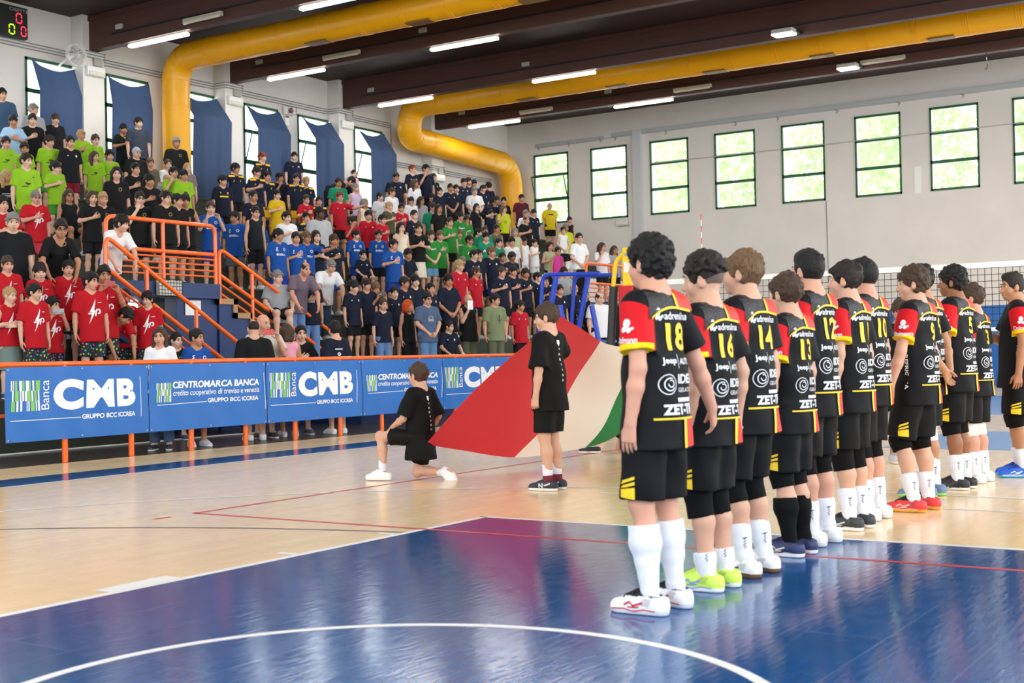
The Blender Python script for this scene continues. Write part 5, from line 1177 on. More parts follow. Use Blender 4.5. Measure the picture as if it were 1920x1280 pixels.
def rig(pose, hv, age, wide):
    key = ('J', pose, hv, age, wide)
    if key not in CACHE:
        H, hk, w = HJ[age]; R_, L_ = POSES[pose]; drop = .44 if pose == 'S' else .0; lean = {'L': .55, 'N': 1.15}.get(pose, 0)
        CACHE[key] = skeleton(H, {'R': R_, 'L': L_}, SITLEG if pose == 'S' else None, (hv, {'L': -12, 'N': -50}.get(pose, -6)), w*wide, lean, hk, drop)
    return CACHE[key]
GSK = skin_mats('fair', FAIR[1], HB)
HH = .0125
def cached(key, fn):
    if key not in CACHE: CACHE[key] = fn()
    return CACHE[key]
SWHITE = mat('shirt_print_white', (232, 232, 234), .6); SYEL = mat('shirt_print_yellow', (240, 190, 30), .6); SDARK = mat('shirt_print_dark', (30, 32, 34), .6); SGREY = mat('shirt_print_grey', (150, 152, 154), .6); SGOLD = mat('shirt_print_gold', (176, 160, 80), .6)
def print_shapes(kind):
    """front prints, u to the viewer's right of the chest centre, v height on a 1.75 m figure"""
    if kind == 'bolt': return [(np.array([(.03, 1.36), (.005, 1.2), (.03, 1.2), (-.07, 1.0), (-.02, 1.175), (-.06, 1.17)]), [[0, 1, 5], [1, 2, 4], [5, 1, 4], [4, 2, 3]]), (np.array([(-.075, 1.14), (.0, 1.145), (.0, 1.165), (-.075, 1.16)]), [[0, 1, 2, 3]]), line2([(.02, 1.12), (.045, 1.215)], .02), ring2(.065, 1.185, .018, .038, -100, 110, 10), fit_text('la piave', .06, .13, 1.305, 1.32, .01) if False else poly2((.06, 1.305), (.12, 1.31), (.12, 1.318), (.06, 1.313))], SWHITE
    if kind == 'blue': return [line2([(-.1, 1.30), (-.075, 1.31), (-.09, 1.34), (-.06, 1.35)], .016), poly2((-.105, 1.275), (-.06, 1.275), (-.06, 1.285), (-.105, 1.285)), ring2(.085, 1.315, .02, .032, n=12), poly2((-.095, 1.185), (-.06, 1.185), (-.06, 1.23), (-.095, 1.23)), poly2((-.05, 1.188), (.1, 1.192), (.1, 1.208), (-.05, 1.204)), poly2((-.05, 1.214), (.05, 1.216), (.05, 1.23), (-.05, 1.228))], SWHITE
    if kind == 'script': return [line2([(-.1, 1.22), (-.07, 1.29), (-.055, 1.25), (-.03, 1.24), (-.01, 1.26), (.01, 1.235), (.03, 1.262), (.05, 1.24), (.07, 1.26), (.1, 1.25)], .022), line2([(-.06, 1.235), (.0, 1.222)], .014)], SWHITE
    if kind == 'badge': return [disc2(.085, 1.315, .02, .026, 10), poly2((-.095, 1.305), (-.075, 1.305), (-.075, 1.325), (-.095, 1.325))], SWHITE
    if kind == 'marks': return [poly2((-.09, 1.29), (-.08, 1.32), (-.1, 1.32)), poly2((.07, 1.295), (.11, 1.295), (.11, 1.32), (.07, 1.32))], SWHITE
    if kind == 'lime': return [ring2(.0, 1.24, .02, .055, 200, 330, 10), poly2((-.1, 1.15), (0, 1.155), (0, 1.17), (-.1, 1.165)), line2([(.075, 1.315), (.1, 1.335)], .014)], SDARK
    if kind == 'ring': return [ring2(.05, 1.31, .025, .033, n=14)], SGOLD
    if kind == 'lines': return [poly2((-.1, 1.25-.03*i), (.1, 1.25-.03*i), (.1, 1.258-.03*i), (-.1, 1.258-.03*i)) for i in range(3)], SWHITE
    if kind == 'spot': return [line2([(-.1, 1.46), (-.02, 1.40), (0, 1.37)], .014), line2([(.1, 1.46), (.02, 1.40), (0, 1.37)], .014)], SYEL
    if kind == 'yellow': return [line2([(-.09, 1.3), (-.07, 1.32), (-.09, 1.34)], .012), poly2((-.1, 1.215), (.1, 1.215), (.1, 1.25), (-.1, 1.25)), ring2(.085, 1.315, .014, .026, n=10)], SYEL
    if kind == 'shoulders': return [strip(lambda x: 1.40-.05*abs(x), lambda x: 1.48, -.2, -.05, 5), strip(lambda x: 1.40-.05*abs(x), lambda x: 1.48, .05, .2, 5), line2([(-.1, 1.28), (-.07, 1.3), (-.09, 1.32)], .012), poly2((.075, 1.28), (.1, 1.28), (.1, 1.32), (.075, 1.32))], SYEL
    if kind == 'panel': return [poly2((-.06, 1.17), (.06, 1.17), (.06, 1.22), (-.06, 1.22)), ring2(0, 1.22, .04, .06, 0, 180, 10)], SGREY
    if kind == 'cactus': return [line2([(.02, 1.12), (.02, 1.3)], .02), line2([(.02, 1.18), (-.02, 1.19), (-.02, 1.25)], .014), line2([(.02, 1.17), (.06, 1.18), (.06, 1.23)], .014)], SDARK
    if kind == 'round': return [ring2(.02, 1.18, .035, .05, 60, 330, 14), poly2((.0, 1.18), (.06, 1.18), (.06, 1.195), (.0, 1.195))], SDARK
    if kind == 'word': return [poly2((-.09, 1.28), (.09, 1.28), (.09, 1.325), (-.09, 1.325))], SDARK
    if kind == 'backprint': return [poly2((-.06, 1.3), (.06, 1.3), (.06, 1.315), (-.06, 1.315)), ring2(0, 1.23, .012, .028, n=10), poly2((-.03, 1.16), (.03, 1.16), (.03, 1.17), (-.03, 1.17))], SWHITE
SKINS = [('fair', FAIR[1]), ('rosy', ROSY[1]), ('tan', TANS[1]), ('pale', (218, 176, 152))]
PATT = mat('colourful_pattern_cloth', (30, 30, 34), .7); nt = PATT.node_tree; N = nt.nodes; vz = N.new('ShaderNodeTexVoronoi'); vz.inputs['Scale'].default_value = 26; tc = N.new('ShaderNodeTexCoord'); nt.links.new(tc.outputs['Object'], vz.inputs['Vector'])
hs = N.new('ShaderNodeHueSaturation'); hs.inputs['Saturation'].default_value = 1.4; hs.inputs['Value'].default_value = .7; nt.links.new(vz.outputs['Color'], hs.inputs['Color'])
gt = N.new('ShaderNodeMath'); gt.operation = 'LESS_THAN'; gt.inputs[1].default_value = .34; nt.links.new(vz.outputs['Distance'], gt.inputs[0])
px_ = N.new('ShaderNodeMix'); px_.data_type = 'RGBA'; px_.inputs[6].default_value = srgb(20, 20, 24); nt.links.new(gt.outputs[0], px_.inputs[0]); nt.links.new(hs.outputs[0], px_.inputs[7]); nt.links.new(px_.outputs[2], N['Principled BSDF'].inputs['Base Color'])
CLOTH0 = mat('cloth_base', (120, 120, 120), .75)
def recol(o, i, m): o.material_slots[i].link = 'OBJECT'; o.material_slots[i].material = m
SPECT = []
def spectator(n, x, y, z, H, cls, sh, hair, pose, yaw, lo, tail):
    words, col, prn, cut = SHIRTS[sh]; dk = cls in 'MY'; br = cls == 'B'; cls = {'M': 'm', 'Y': 'y', 'B': 'm'}.get(cls, cls); age = 'k' if cls in 'ky' else 'w' if cls == 'w' else 'a'
    if cls == 'y' and H > 1.62: age = 'a'
    yaw = float(yaw); hv = 0 if abs(yaw) < 26 else (28 if yaw > 0 else -28)
    if abs(yaw) > 100: hv = 0
    wide = 1.25 if br else 1.14 if cls == 'm' else 1.0
    J = rig(pose, hv, age, wide); body_yaw = -34+yaw*.85-hv*.9 if abs(yaw) < 100 else yaw
    if min(col) < 140: col = tuple(int(c*.87) for c in col)
    lab = 'person in %s, %s' % (words, tail)
    root = seat(lab, (x, y, z), PI+math.radians(body_yaw), 'spectators on the stand'); k = H/HJ[age][0]; root.scale = (k, k, k)
    body = cached(('body', pose, hv, age, wide), lambda: body_mesh('body', J, HH, GSK, False, 5))
    o = link('body', body, root); sk = SKINS[n % 4]
    if dk: sk = ('darker', (96, 62, 46)) if cls == 'm' else ('deep', DEEP[1])
    hm = HAIRC.get(hair[1], HG); sm = skin_mats(sk[0], sk[1], hm); recol(o, 0, sm[0]); recol(o, 3, hm); recol(o, 4, sm[4])
    if hair[0] != 'n':
        st = hair[0]; me = cached(('hair', st), lambda: hair_mesh('hair', None, .0095, [HB], st, 5, (V3(0, 0, 0), np.eye(3), 1.0)))
        h = link('hair', me, root); h.matrix_local = Matrix.Translation(Vector(tuple(J['head']))) @ Matrix([list(map(float, r)) for r in J['R']]).to_4x4() @ Matrix.Scale(float(J['hs']), 4)
        recol(h, 0, mat('pale_grey_cap', (170, 176, 184), .7) if st == 'p' else hm)
    skey = (pose, age, wide, cut)
    def mk():
        V, Q, me = shirt_mesh('shirt', rig(pose, 0, age, wide), HH, [CLOTH0], hem=.76 if age != 'w' else .82, loose=1.15 if age != 'w' else .8, sleeve=.8, tank=(cut == 'k'), seed=len(CACHE)); return me, BVHTree.FromPolygons([tuple(v) for v in V], [tuple(q) for q in Q])
    me, bvh = cached(('shirt',)+skey, mk); so = link('shirt', me, root); recol(so, 0, mat('shirt_%d_%d_%d' % col, col, .8, spec=.25, bump=.1, bscale=70))
    if prn and not (prn in ('ring', 'badge') and n % 3 == 1):
        s = J['s']; shp, pm = print_shapes(prn)
        dirn = -1 if prn != 'backprint' else 1
        def mkp():
            N_ = (0, dirn, 0); U = (-s, 0, 0) if dirn < 0 else (s, 0, 0)
            d = decal('print', bvh, shp, pm, so, (0, 0, -J['drop']*s), U, (0, 0, s), N_, .04, .005); return d and d.data
        pk = ('print', prn)+skey; had = pk in CACHE; pmesh = cached(pk, mkp)
        if had and pmesh: link('print', pmesh, so)
    typ, sc = SHORTC[lo]
    hem = {'s': .55, 'l': .12, 'k': .45, 'K': .16}[typ]
    me = cached(('shorts', typ, age, wide, pose == 'S'), lambda: shorts_mesh('shorts', rig('S' if pose == 'S' else 'D', 0, age, wide), HH, [CLOTH0], hem=hem, skirt=typ in 'kK' and pose != 'S')[2])
    nm = 'trousers' if typ == 'l' else 'skirt' if typ in 'kK' else 'shorts'
    so = link(nm, me, root); recol(so, 0, PATT if sc is None else mat('cloth_%d_%d_%d' % sc, sc, .8, spec=.25))
    for d in 'RL':
        me = cached(('shoe', age, d, pose == 'S'), lambda: shoe_mesh('shoe', rig('S' if pose == 'S' else 'D', 0, age, 1.0), d, .011, [WHITE, WHITE, GREY])[0])
        q = link('shoe', me, root); cc = [(232, 232, 232), (36, 38, 44), (206, 206, 210), (60, 70, 100)][n % 4]; recol(q, 0, mat('shoe_%d_%d_%d' % cc, cc, .5))
    SPECT.append((root, J, tail, k)); return root
PEOPLE = """
17.98 25.14 5.47 1.95 m steel sK D 30 j|at the top left edge, below the scoreboard
19.27 25.78 5.47 1.88 m greyt sG D 60 j|grey haired, in front of the first curtained window
17.56 24.18 4.92 1.72 y sky fK B 10 j|holding a phone to his chest, top row left
18.02 24.14 4.92 1.81 t blk sK C 5 k|hand spread on chest, below the grey haired adult
19.97 25.90 5.47 1.75 t bpolo fN D 20 k|brown fringe, in front of the first curtain
16.82 23.42 4.37 1.62 y lime sK D 20 l|dark haired, leftmost of the lime shirts
17.42 23.62 4.37 1.60 y lime sK D 10 l|half hidden, just below the black shirt with hand on chest
15.18 20.54 3.27 1.89 t lime sD D 45 l|turned to the right, holding white paper
18.05 23.62 4.37 1.84 t lime fD D 45 l|tallest of the lime shirts, left of the coach in black
18.28 23.22 4.37 1.81 t bpolo sK D 20 b|burgundy shorts, among the lime shirts
19.31 24.14 4.92 1.64 y lime sY C 40 l|fair haired and smiling, right of the first curtain
19.86 24.34 4.92 1.62 y lime sN D 20 l|in front of the white pillar left of the second curtain
19.25 23.62 4.37 1.64 y lime lN D 40 l|long wavy brown hair, below the white pillar
19.67 23.62 4.37 1.72 y lime cK D 15 l|dark curls, holding a water bottle at the second curtain
15.31 21.30 3.27 1.67 w blkp lY D 40 k|fair haired adult with long hair at the left edge
17.31 22.46 3.82 1.62 y lime fK C 50 l|wearing glasses, hand on chest, shown to the hips
13.04 18.26 2.17 1.81 m redp sK X 30 k|bearded dark haired adult cut by the left edge
15.04 20.10 2.72 1.69 m redl sG C 20 r|adult with glasses and a shoulder strap
16.11 20.54 3.27 1.75 w tankk lN S 20 k|seated adult half hidden behind the youth with glasses
12.38 17.10 1.62 1.94 m bpolo sG D 10 k|grey haired adult with a white chest badge, lower left
15.85 19.54 2.72 1.72 y blk oN C 20 k|shoulder length brown hair, left end of the landing
16.59 20.14 2.72 1.82 t blk sY D 10 k|laughing with head tilted, at the left rail end
21.90 25.78 5.47 1.77 t bpoloy fK C 25 k|yellow collar, hand on chest, before the second curtain
21.84 25.14 5.47 1.85 m slate sK D 35 k|tall bearded adult before the second curtain
20.13 23.26 4.37 1.80 m jacket pG D 25 k|adult with a pale grey cap
20.85 23.62 4.37 1.68 y khaki sL D 20 k|light brown hair, before the pillar left of the duct
22.33 24.34 4.92 1.88 m blk sG D 10 k|white haired adult in front of the yellow duct
21.39 23.62 4.37 1.71 w white bN D 15 k|smiling adult with hair tied back before the yellow duct
20.11 22.02 3.82 1.78 t lime sK H 35 l|short dark hair, right of the smiling adult at the duct
20.30 22.46 3.82 1.69 m greyt nG D 25 k|balding adult with white framed sunglasses
20.11 21.70 3.82 1.68 y lime fK D 15 l|dark fringe, right of the yellow duct
22.01 23.62 4.37 1.69 w taupe lY D 10 j|fair haired adult with a handbag right of the duct
17.26 20.54 3.27 1.87 t blk lK D 5 k|long dark curly hair, ring print on chest
19.41 22.46 3.82 1.83 t blk sK C 30 k|hand on chest, below the adult with the cap
18.10 20.54 3.27 1.81 t blk fK C 35 k|red spot on shirt, hand raised to the shoulder
16.04 18.46 2.60 1.75 t blk sD H 10 k|glasses, hand to his mouth behind the landing rail
16.29 18.06 2.60 1.75 t blk sK D 40 k|turned right, behind the middle of the landing rail
17.77 19.38 2.72 1.83 t blk sK D 55 k|back of his head showing at the landing rail
18.17 19.58 2.72 1.88 t tankk fK B 0 k|laughing wide, at the landing rail
19.12 19.86 2.72 1.84 t blue sN P 0 u|holding both hands up, right end of the landing rail
13.83 16.66 1.92 1.76 t white cK L 60 j|grey chest print, leaning at the top of the lower stair
21.60 22.02 3.82 1.75 t navyp fK D 40 k|yellow lettering on chest, before the third curtain
23.06 23.06 4.37 1.74 t navyY cK W 45 k|dark curls, before the pillar right of the third curtain
24.96 23.98 4.92 1.79 t navyY sR D 50 k|ginger haired, before the fourth curtain
24.25 23.50 4.37 1.83 t navyY fD C 45 a|glasses and hand on chest, below the ginger head
24.73 23.62 4.37 1.78 t navyY sK D 40 a|bowed head, below the ginger hair
25.23 23.62 4.37 1.80 t navyt cK H 20 k|hand at his mouth, right of the fourth curtain
28.07 25.70 5.47 1.80 m npolo sD D 10 k|tall bearded adult at the wall between curtains
25.29 23.10 4.37 1.73 t navyY sK D 10 a|yellow shorts, below the tall bearded adult
25.77 23.18 4.37 1.71 y navyY fY D 5 a|fair fringe, before the fifth curtain
21.08 20.54 3.27 1.76 w navyt bK D 30 k|dark haired adult with hair pulled back, eyes down
23.88 22.46 3.82 1.66 y yellow sK C 20 a|bright yellow kit, hand on chest
24.94 22.46 3.82 1.64 y redv sN C 20 k|just above the grey polo adult
25.43 22.46 3.82 1.64 y navyY sK D 0 k|peeping out beside a red shirt before the fifth curtain
20.14 20.18 2.72 1.74 m blue sK D -60 g|laughing adult with grey shorts at the stair head
21.63 21.30 3.27 1.55 y blk oY L 20 k|fair curly head bent, behind the stair rail
19.93 19.38 2.72 1.77 w tealk sD D 20 k|adult with glasses behind a youth in blue
20.79 20.14 2.72 1.65 y blue sK D 0 u|arms down, first of the blue row behind the stair rail
19.42 18.26 2.17 1.73 y blue fK D 50 u|head turned right, second of the blue row
20.89 19.38 2.72 1.74 y white sK C 30 k|dark short hair, hand on chest behind the blue row
23.64 21.30 3.27 1.54 y navyY sK C 15 k|sunglasses on hair, hand on chest behind the blue row
19.94 18.26 2.17 1.70 y blue sD C 10 u|hand on chest, third of the blue row
20.40 18.38 2.17 1.76 y blue sL O 30 u|clear glasses, arm stretched to the right
20.87 18.54 2.17 1.82 y navyt lD B 20 k|long dark hair, smiling in the blue row
21.95 19.38 2.72 1.93 M greyp sK D 40 j|short black hair, standing tall behind the blue row
27.63 23.98 4.92 1.83 m navyt sK N 80 k|bending forward before the fifth curtain
26.87 23.02 4.37 1.78 m teal sK D 10 k|bearded adult, above the youth pointing
30.97 25.90 5.47 1.62 w pink bK D 20 k|dark haired adult looking down before the last window
27.73 23.14 4.37 1.72 w lilac bG D 40 k|grey haired adult with a ponytail
26.21 22.42 3.82 1.84 t redv sR O 10 k|red haired youth pointing right with open mouth
27.29 22.46 3.82 1.76 w cream oG D 50 j|grey bobbed adult looking up
29.40 23.62 4.37 1.67 y white sK D 45 k|black hair, before the last curtain
28.99 22.86 4.37 1.70 y white sN D 50 k|brown hair, right of the last curtain
31.82 24.78 4.92 1.56 y white fK D 45 k|dark fringe, just below the bowed head in navy
30.63 23.98 4.92 1.87 B navyt sK D 5 k|head bowed, just right of the last curtain
32.97 25.14 5.47 1.92 w navyt bR D 40 k|ginger bun, at the pale wall
33.69 25.14 5.47 2.02 t navyt sK H 30 k|tall, holding a cloth up, left of the far pillar
34.21 25.78 5.47 1.81 t navyt sK D 45 k|dark quiff, left of the far pillar
31.55 23.98 4.92 1.76 w white lN D 45 k|long wavy ponytail, seen from the side
27.75 21.98 3.82 1.67 w olive bY C 50 k|fair adult with hair pinned up, hand on chest
28.49 22.14 3.82 1.70 w redv sD C 0 k|adult with glasses, hand on chest
30.87 23.62 4.37 1.68 y white fD D 10 k|brown fringe, behind the adult in red with glasses
31.32 23.58 4.37 1.73 w greyt lD D 35 k|glasses, left of the green polo
26.97 20.54 3.27 1.82 w navyt bD D 20 k|dark haired adult left of the green polo
25.82 21.14 3.27 1.76 t redv fK D 0 k|tall, eyes closed, V-neck
25.79 20.66 3.27 1.61 y redv sK C 25 k|laughing youth, hand on chest
25.40 21.30 3.27 1.58 y redv fD H 30 k|hand at his chin, above the blue row
24.91 19.38 2.72 1.81 w cream lD H 10 j|hand on her hair, face hidden
25.61 19.38 2.72 1.84 w blk sD B 0 e|adult in a cream skirt, both hands on her chest
30.07 22.22 3.82 1.87 m teal fD D 30 k|young adult with a polo collar looking down
21.31 18.42 2.17 1.76 y navyt fN C 10 u|brown bowl cut, hand on chest, blue shorts
24.17 20.18 2.72 1.62 t blue fK D 35 u|dark swept hair, right part of the blue row
25.03 20.18 2.72 1.68 t blue sK D -5 k|tall, eyes closed, head tilted, black shorts
23.18 18.26 2.17 1.76 y blue sK C 35 u|short dark hair, last of the blue row
23.71 18.26 2.17 1.57 k navyt fK F 10 k|small dark haired youth left of the cream skirt
23.93 19.78 2.72 1.47 k navyt sK S 10 k|crouching small youngster between two blue shirts
20.26 17.86 1.62 1.75 B white sG L 20 j|leaning forward beside a youth with glasses
11.87 16.54 1.18 1.66 y redl sN D 20 p|brown haired, lower left edge, above the fair haired adult
13.14 17.10 1.62 1.98 w blk sD L 10 k|short haired adult with glasses bending down
12.52 16.66 1.18 1.59 y redl fD D 10 p|smiling youth with a fringe, lower left
13.00 16.62 1.18 1.66 y redl sK D 10 p|buzz cut, below the bending adult
12.78 15.82 0.75 1.86 y redl sK D 45 p|sunglasses on his head, turned right
13.19 16.02 0.75 1.99 y redl sK P 10 p|lanyard, holding up a red phone
11.62 16.14 0.75 1.61 w tankr bY X 45 f|fair haired adult with crossed arms, bottom left
11.79 15.82 0.75 1.65 y redl sK D 60 p|turned away to the right, behind the youth with phone
12.41 16.22 0.75 1.49 y redl sK P 45 p|taking a photo with a silver phone
13.46 16.42 0.75 1.78 t redl sK N 60 p|bent over beside the lower stair
13.89 16.38 0.75 1.66 t redl sD D 20 p|looking down, near the lower stair rail
13.94 15.90 0.75 1.60 t redl cK D -40 p|looking left, nearest the lower stair rail
12.50 14.02 0.00 1.73 w white lN D -20 j|long straight brown hair above the banner
13.18 14.02 0.00 1.71 w blue bK D 45 k|dark hair, behind the lower stair posts
14.22 15.58 0.00 1.71 w blk bK D 30 k|dark bun, deep under the landing
14.55 14.22 0.00 1.87 m blk tD D 150 k|balding adult seen from behind at the stair foot
14.97 14.42 0.00 1.97 m sand nn P 30 k|bald adult photographing with a camera on his neck
15.42 14.34 0.00 1.81 w pink oN D 150 k|bobbed brown hair seen from behind
15.87 14.46 0.00 1.80 w blk bK B 0 k|smiling adult with pulled back hair above the banner
16.22 14.02 0.00 1.86 t navyb sK D 160 k|dark haired youth seen from behind at the stair end
18.54 17.02 1.35 1.85 m mauve tD L 20 d|bearded adult leaning over with sunglasses on his forehead
18.96 17.02 1.10 1.84 y navyg bD C 30 d|youth with glasses in denim shorts
18.07 17.02 1.60 1.78 m greyt sG S 30 k|grey haired adult seated behind the stair rail
19.97 16.78 1.18 1.61 y navyt fK D 50 k|dark bowl cut, first standing right of the stair
20.39 16.78 1.18 1.67 y navyt fD D 30 k|brown fringe, second right of the stair
20.66 16.78 1.18 1.60 y navyt fL P 20 k|light brown hair, photographing with a black phone
21.29 16.78 1.18 1.54 y navyt sK D 5 k|short dark hair, behind the smiling adult in jeans
20.31 16.30 0.75 1.68 w navyt bN D 15 d|smiling adult in pale jeans above the banner
21.13 16.30 0.75 1.67 w blkt oO D 60 k|bright orange bobbed hair, strap top
21.64 16.78 1.18 1.76 t navyt sD D 50 k|shaved sides, facing right above the orange hair
22.01 16.78 1.18 1.82 t navyt fK D 10 k|round green badge, above the grey blue shirt
21.15 15.82 0.75 1.80 m bluegrey sK F 15 d|adult with glasses looking down in jeans
22.50 16.74 1.18 1.66 y navyt sK D 20 k|peering over the shoulder of the adult in jeans
22.95 16.58 1.18 1.85 t navyt cK F 5 k|dark curls, head bowed, small speaker in hand
22.50 16.26 0.75 1.68 y navyt bD S 40 k|seated youth with a bun above the banner
23.46 16.42 0.75 1.86 m tankk nn H 20 z|bald adult filming with a white phone
23.63 15.82 0.75 1.85 m sage sK D 40 z|bearded adult in olive trousers
24.64 15.82 0.75 1.73 y redv sD D 45 k|just left of the youth holding the flag
34.14 25.18 5.47 1.78 y navyt sN D 20 k|brown hair, before the far pillar
33.05 24.14 4.92 1.67 y navyt sK D 10 k|dark hair, left row of navy under the far duct
33.33 24.66 4.92 1.54 k navyt fD D 15 k|small youth above the green polo
33.52 24.06 4.92 1.83 t navyt sK F 5 k|tall, hands clasped, under the far duct
34.01 24.18 4.92 1.86 t navyt sD D 0 k|sunglasses on his hair, under the far duct
35.81 25.14 5.47 1.79 t navyt fK D 10 k|dark fringe, head above the white shirt adult's left
36.26 25.26 5.47 1.87 t navyt sK D 20 k|second head behind the dark fringe, under the duct
36.70 25.34 5.47 1.85 t navyt fK D 5 k|dark hair over eyes, right above the bearded adult in white
34.93 24.10 4.92 1.87 m white sG F 0 k|bearded adult standing among navy shirts
37.25 25.34 5.47 1.72 y navyt fD D 35 k|long fringe, right of the bearded adult in white
37.74 25.42 5.47 1.88 t navyt sK D 170 k|back turned, nearest the far duct
36.08 24.30 4.92 1.75 t navyt cD L 20 k|leaning with brown curls, below the turned back
33.52 23.06 4.37 1.67 w blk lD O 10 k|adult with glasses stretching out one arm
34.08 22.90 4.37 1.49 k navyt sK D 10 k|small youth right of the stretched arm
37.52 24.66 4.92 1.82 t blk sK D -30 k|back of head before the yellow duct end
37.72 24.06 4.92 1.88 m maroon sK D 5 k|adult right of the yellow duct end
35.07 23.06 4.37 1.74 w neon lL H 30 k|black round print, hand at her mouth
37.09 23.50 4.37 1.80 m white sG D 10 k|grey haired adult near the corner
34.27 21.70 3.82 1.79 m blk tD C 20 k|sunglasses on forehead, hand on chest near the corner
29.65 21.70 3.82 1.75 w blk lD D 10 k|dark long hair behind the green polo
30.60 22.46 3.82 1.63 y teal sD C 0 k|glasses, right of the green polo
28.56 20.54 3.27 1.75 y green sN C 10 k|brown hair, back row of green
31.42 22.22 3.82 1.70 y green fK D 40 k|dark fringe, back row of green
31.92 22.34 3.82 1.65 y green sD H 10 k|chin on hand, back row of green
26.12 19.38 2.72 1.70 y green fN F 10 h|hands together, left end of the front green row
26.61 19.46 2.72 1.73 y green sL C 10 k|hand on chest, second in the front green row
30.05 21.30 3.27 1.58 y green fL D 5 k|pale bowl cut, third in the front green row
28.16 19.62 2.72 1.72 y green sK D 35 k|glasses, right in the green group
31.02 21.30 3.27 1.68 y teal sK D 60 k|head turned fully right, in the green group
28.57 19.38 2.72 1.82 t teal fK D 0 k|fringe over forehead, tall in the green group
30.26 20.54 3.27 1.63 y teal sN D 0 k|behind the fringe youth in the green group
30.83 20.54 3.27 1.72 w khakit bD D 30 k|adult in strap top right of the green group
29.18 19.38 2.72 1.69 y teal sK C 20 k|hand on chest, right end of the green group
32.43 20.94 3.27 1.77 w camo oG D -10 k|grey haired adult behind the white shirts
29.84 19.38 2.72 1.77 y white fK D 0 w|laughing, left of two white kits
33.46 21.30 3.27 1.59 y white fK D 40 w|number print, right of two white kits
26.38 18.26 2.17 1.70 y navyt sK D 45 k|back of head, below the green group
26.83 18.42 2.17 1.75 y navyt sK H 20 k|with red whistle, below the green group
27.29 18.34 2.17 1.84 t navyt fL D 30 u|light wavy hair, blue shorts
27.77 18.34 2.17 1.72 y navyt sD C 10 k|hand on chest, below the teal shirts
28.23 18.34 2.17 1.76 Y navyt fD C 20 k|hand on chest, just below the white kits
24.10 17.10 1.62 1.82 t redv sY D 50 k|blond, left of three red shirts
27.25 19.02 2.17 1.50 y redv sK D 5 k|middle of three red shirts
24.76 17.10 1.62 1.69 y redv sN D 60 k|profile, right of three red shirts
26.80 18.90 2.17 1.59 y navyt sG D 10 k|hidden behind the blond youth in red
25.86 17.10 1.62 1.74 y navyt sN C 30 k|fringe, first holding hands at chest above the red youth
26.35 17.10 1.62 1.79 y navyt fK C 15 k|dark hair, red object in hand
26.91 17.10 1.62 1.76 y navyt fD C 10 k|holding a wooden stick
36.77 22.98 4.37 1.75 t navyt fK D 10 k|white chest stripe, near the corner window
39.59 24.06 4.92 1.77 m yellowp nn D 0 k|bald adult in front of the corner window
39.26 23.06 4.37 1.70 w tankk sD W 10 k|adult with bent elbow at the right end
37.91 22.42 3.82 1.86 m neon sG D 0 k|grey haired adult behind the white strap top
37.46 22.26 3.82 1.71 w tankw bD F 0 k|adult with folded hands at the right end
29.66 17.14 2.60 1.84 w white bK F 0 q|adult in a long black skirt, last at the right end
30.00 18.26 2.60 1.70 w camo lD C 10 k|sunglasses on hair, hand on chest, loose light top
29.42 17.66 2.60 1.48 k magenta bK D 0 k|small youth between two women
33.95 21.22 3.27 1.55 y tankw sD C 20 w|white sleeveless kit, hand at chin
33.93 20.02 2.72 1.65 w white bD L 10 j|adult looking down, sunglasses on her hair
31.98 17.74 2.60 1.77 w white lN H 30 k|long brown hair, hand at her face, far landing
32.99 17.90 2.60 1.75 w greyt lN C 10 k|standing on the far landing beside the net post
27.47 17.10 1.62 1.68 y navyt sK D 50 k|turned right, left of the blue referee stand
28.09 17.26 1.62 1.62 y navyt sK C 10 k|smiling, left of the blue referee stand
28.76 17.10 1.62 1.87 m greyt sK D 10 k|bearded, seen between the blue stand rails
32.64 18.98 2.60 1.02 k magenta fL D 0 k|small youngster seen through the blue stand
28.32 15.82 0.75 2.47 B white tK D 10 k|standing behind the right blue leg
28.51 16.66 1.18 1.86 m npolo nn D 20 k|bald adult with glasses behind the blue stand
27.59 16.54 1.18 1.79 y navyt sD D 10 k|brown hair, behind the left blue rail
27.26 16.54 1.18 1.73 y navyt fK D 10 k|dark fringe, lower left of the blue stand
29.00 16.62 1.18 1.71 w tankk lD D 15 k|glasses and long hair, behind the blue stand
28.76 16.06 0.75 2.21 m white sG F 0 d|white haired adult with clasped hands, behind the blue stand
29.26 15.98 0.75 2.19 m blk nn D 30 k|bald adult left of the red post padding
28.15 16.30 0.75 1.60 y blk cD D 10 k|glasses, just above the red flag edge
29.72 16.10 0.75 1.73 w tankw bD D 10 k|adult just left of the nearest red sleeve
"""
for n, ln in enumerate(PEOPLE.strip().split('\n')):
    f, tail = ln.split('|'); f = f.split(); x, y, z, H = map(float, f[:4])
    H = min(max(H, 1.1), 2.02)
    spectator(n, x, y, z, H, *f[4:], tail)
for (x, y, H, sh, hair, yaw, tail) in ((14.55, 6.4, 1.75, 'blk', 'sK', -50, 'on court, dark head between number 16 and 14'), (13.8, 4.05, 1.75, 'blk', 'fN', -50, 'on court, brown head between number 10 and 9')):
    r = spectator(2, x, y, 0, H, 't', sh, hair, 'D', yaw, 'k', tail); del r['group']
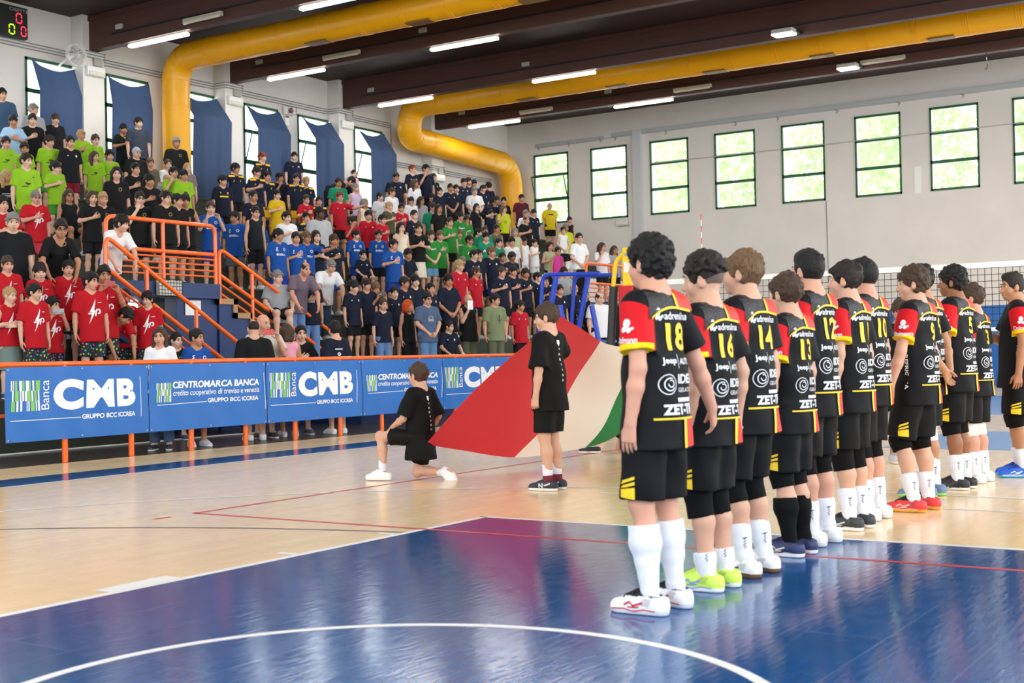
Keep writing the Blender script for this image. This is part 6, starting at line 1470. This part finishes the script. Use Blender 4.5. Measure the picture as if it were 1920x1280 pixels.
def held(name, label, cat, key, half, col, off=(0, 0, 0), both=True):
    for root, J, tail, k in SPECT:
        if key in tail:
            hd = {d: J['wr'+d]+J['hd'+d][0]*.09*J['s'] for d in 'RL'}
            c = (hd['R']+hd['L'])/2 if both else hd['R']
            M_ = Matrix.Translation(root.location) @ Matrix.Rotation(root.rotation_euler.z, 4, 'Z') @ Matrix.Scale(k, 4)
            m = MB(); m.bbox((0, 0, 0), half, bev=min(half)*.4); o = m.build(name, mat(name+'_%d_%d_%d' % col, col, .35)); o.location = M_ @ (Vector(tuple(c))+Vector(off)); o.rotation_euler = (0, 0, root.rotation_euler.z)
            return tag(o, label, cat)
held('phone', 'red phone held up by the youth in red with a lanyard', 'phone', 'holding up a red phone', (.085, .007, .042), (170, 40, 50), (0, .02, .02))
held('phone', 'silver phone held up by the youth in red at lower left', 'phone', 'with a silver phone', (.085, .007, .042), (150, 154, 158), (0, .02, .02))
held('phone', 'red and white phone held by the bald adult with the camera', 'phone', 'a camera on his neck', (.085, .007, .042), (200, 60, 60), (0, .02, .02))
held('phone', 'black phone held up by the youth in navy by the stair', 'phone', 'with a black phone', (.085, .007, .042), (24, 26, 34), (0, .02, .02))
held('phone', 'large white phone held up by the bald adult in black', 'phone', 'with a white phone', (.075, .008, .1), (236, 236, 236), (.02, .06, .02), False)
for root, J, tail, k in SPECT:
    if 'a camera on his neck' in tail:
        M_ = Matrix.Translation(root.location) @ Matrix.Rotation(root.rotation_euler.z, 4, 'Z') @ Matrix.Scale(k, 4)
        r = empty('camera', 'black camera hanging on a strap from the bald adult', 'camera', M_ @ Vector((0, .17, 1.02)), root.rotation_euler.z)
        m = MB(); m.bbox((0, 0, 0), (.075, .03, .05), bev=.012); m.build('camera_body', DARK, r); m = MB(); m.tube([(0, .03, 0), (0, .09, 0)], .034, 14); m.build('lens', DARK, r, True)
        m = MB()
        for q in (-1, 1): m.tube([(q*.07, 0, .04), (q*.085, .0, .22), (q*.075, -.07, .40)], .008, 5)
        m.build('strap', DARK, r)
    if 'glasses' in tail and 'sunglasses' not in tail or 'white framed' in tail or 'sunglasses on' in tail:
        c = J['head']; R = J['R']; hk = J['hs']; on_top = 'sunglasses on' in tail; dz, dy = (.085, -.01) if on_top else (0, 0)
        def mkg():
            T = lambda x, y, z: V3(x, y, z); g = MB()
            for q in (-1, 1):
                g.tube([T(q*.033+.022*math.cos(2*PI*i/10), .104, .004+.017*math.sin(2*PI*i/10)) for i in range(11)], .0026, 4); g.tube([T(q*.054, .1, .008), T(q*.08, .03, .008), T(q*.082, -.01, .0)], .0026, 4)
            g.tube([T(-.012, .104, .008), T(.012, .104, .008)], .0026, 4); o = g.build('glasses', [DARK], None, True); me = o.data; bpy.data.objects.remove(o); return me
        o = link('glasses', cached('glasses', mkg), root)
        o.matrix_local = Matrix.Translation(Vector(tuple(c))) @ Matrix([list(map(float, r)) for r in R]).to_4x4() @ Matrix.Translation((0, dy, dz)) @ Matrix.Scale(float(hk), 4)
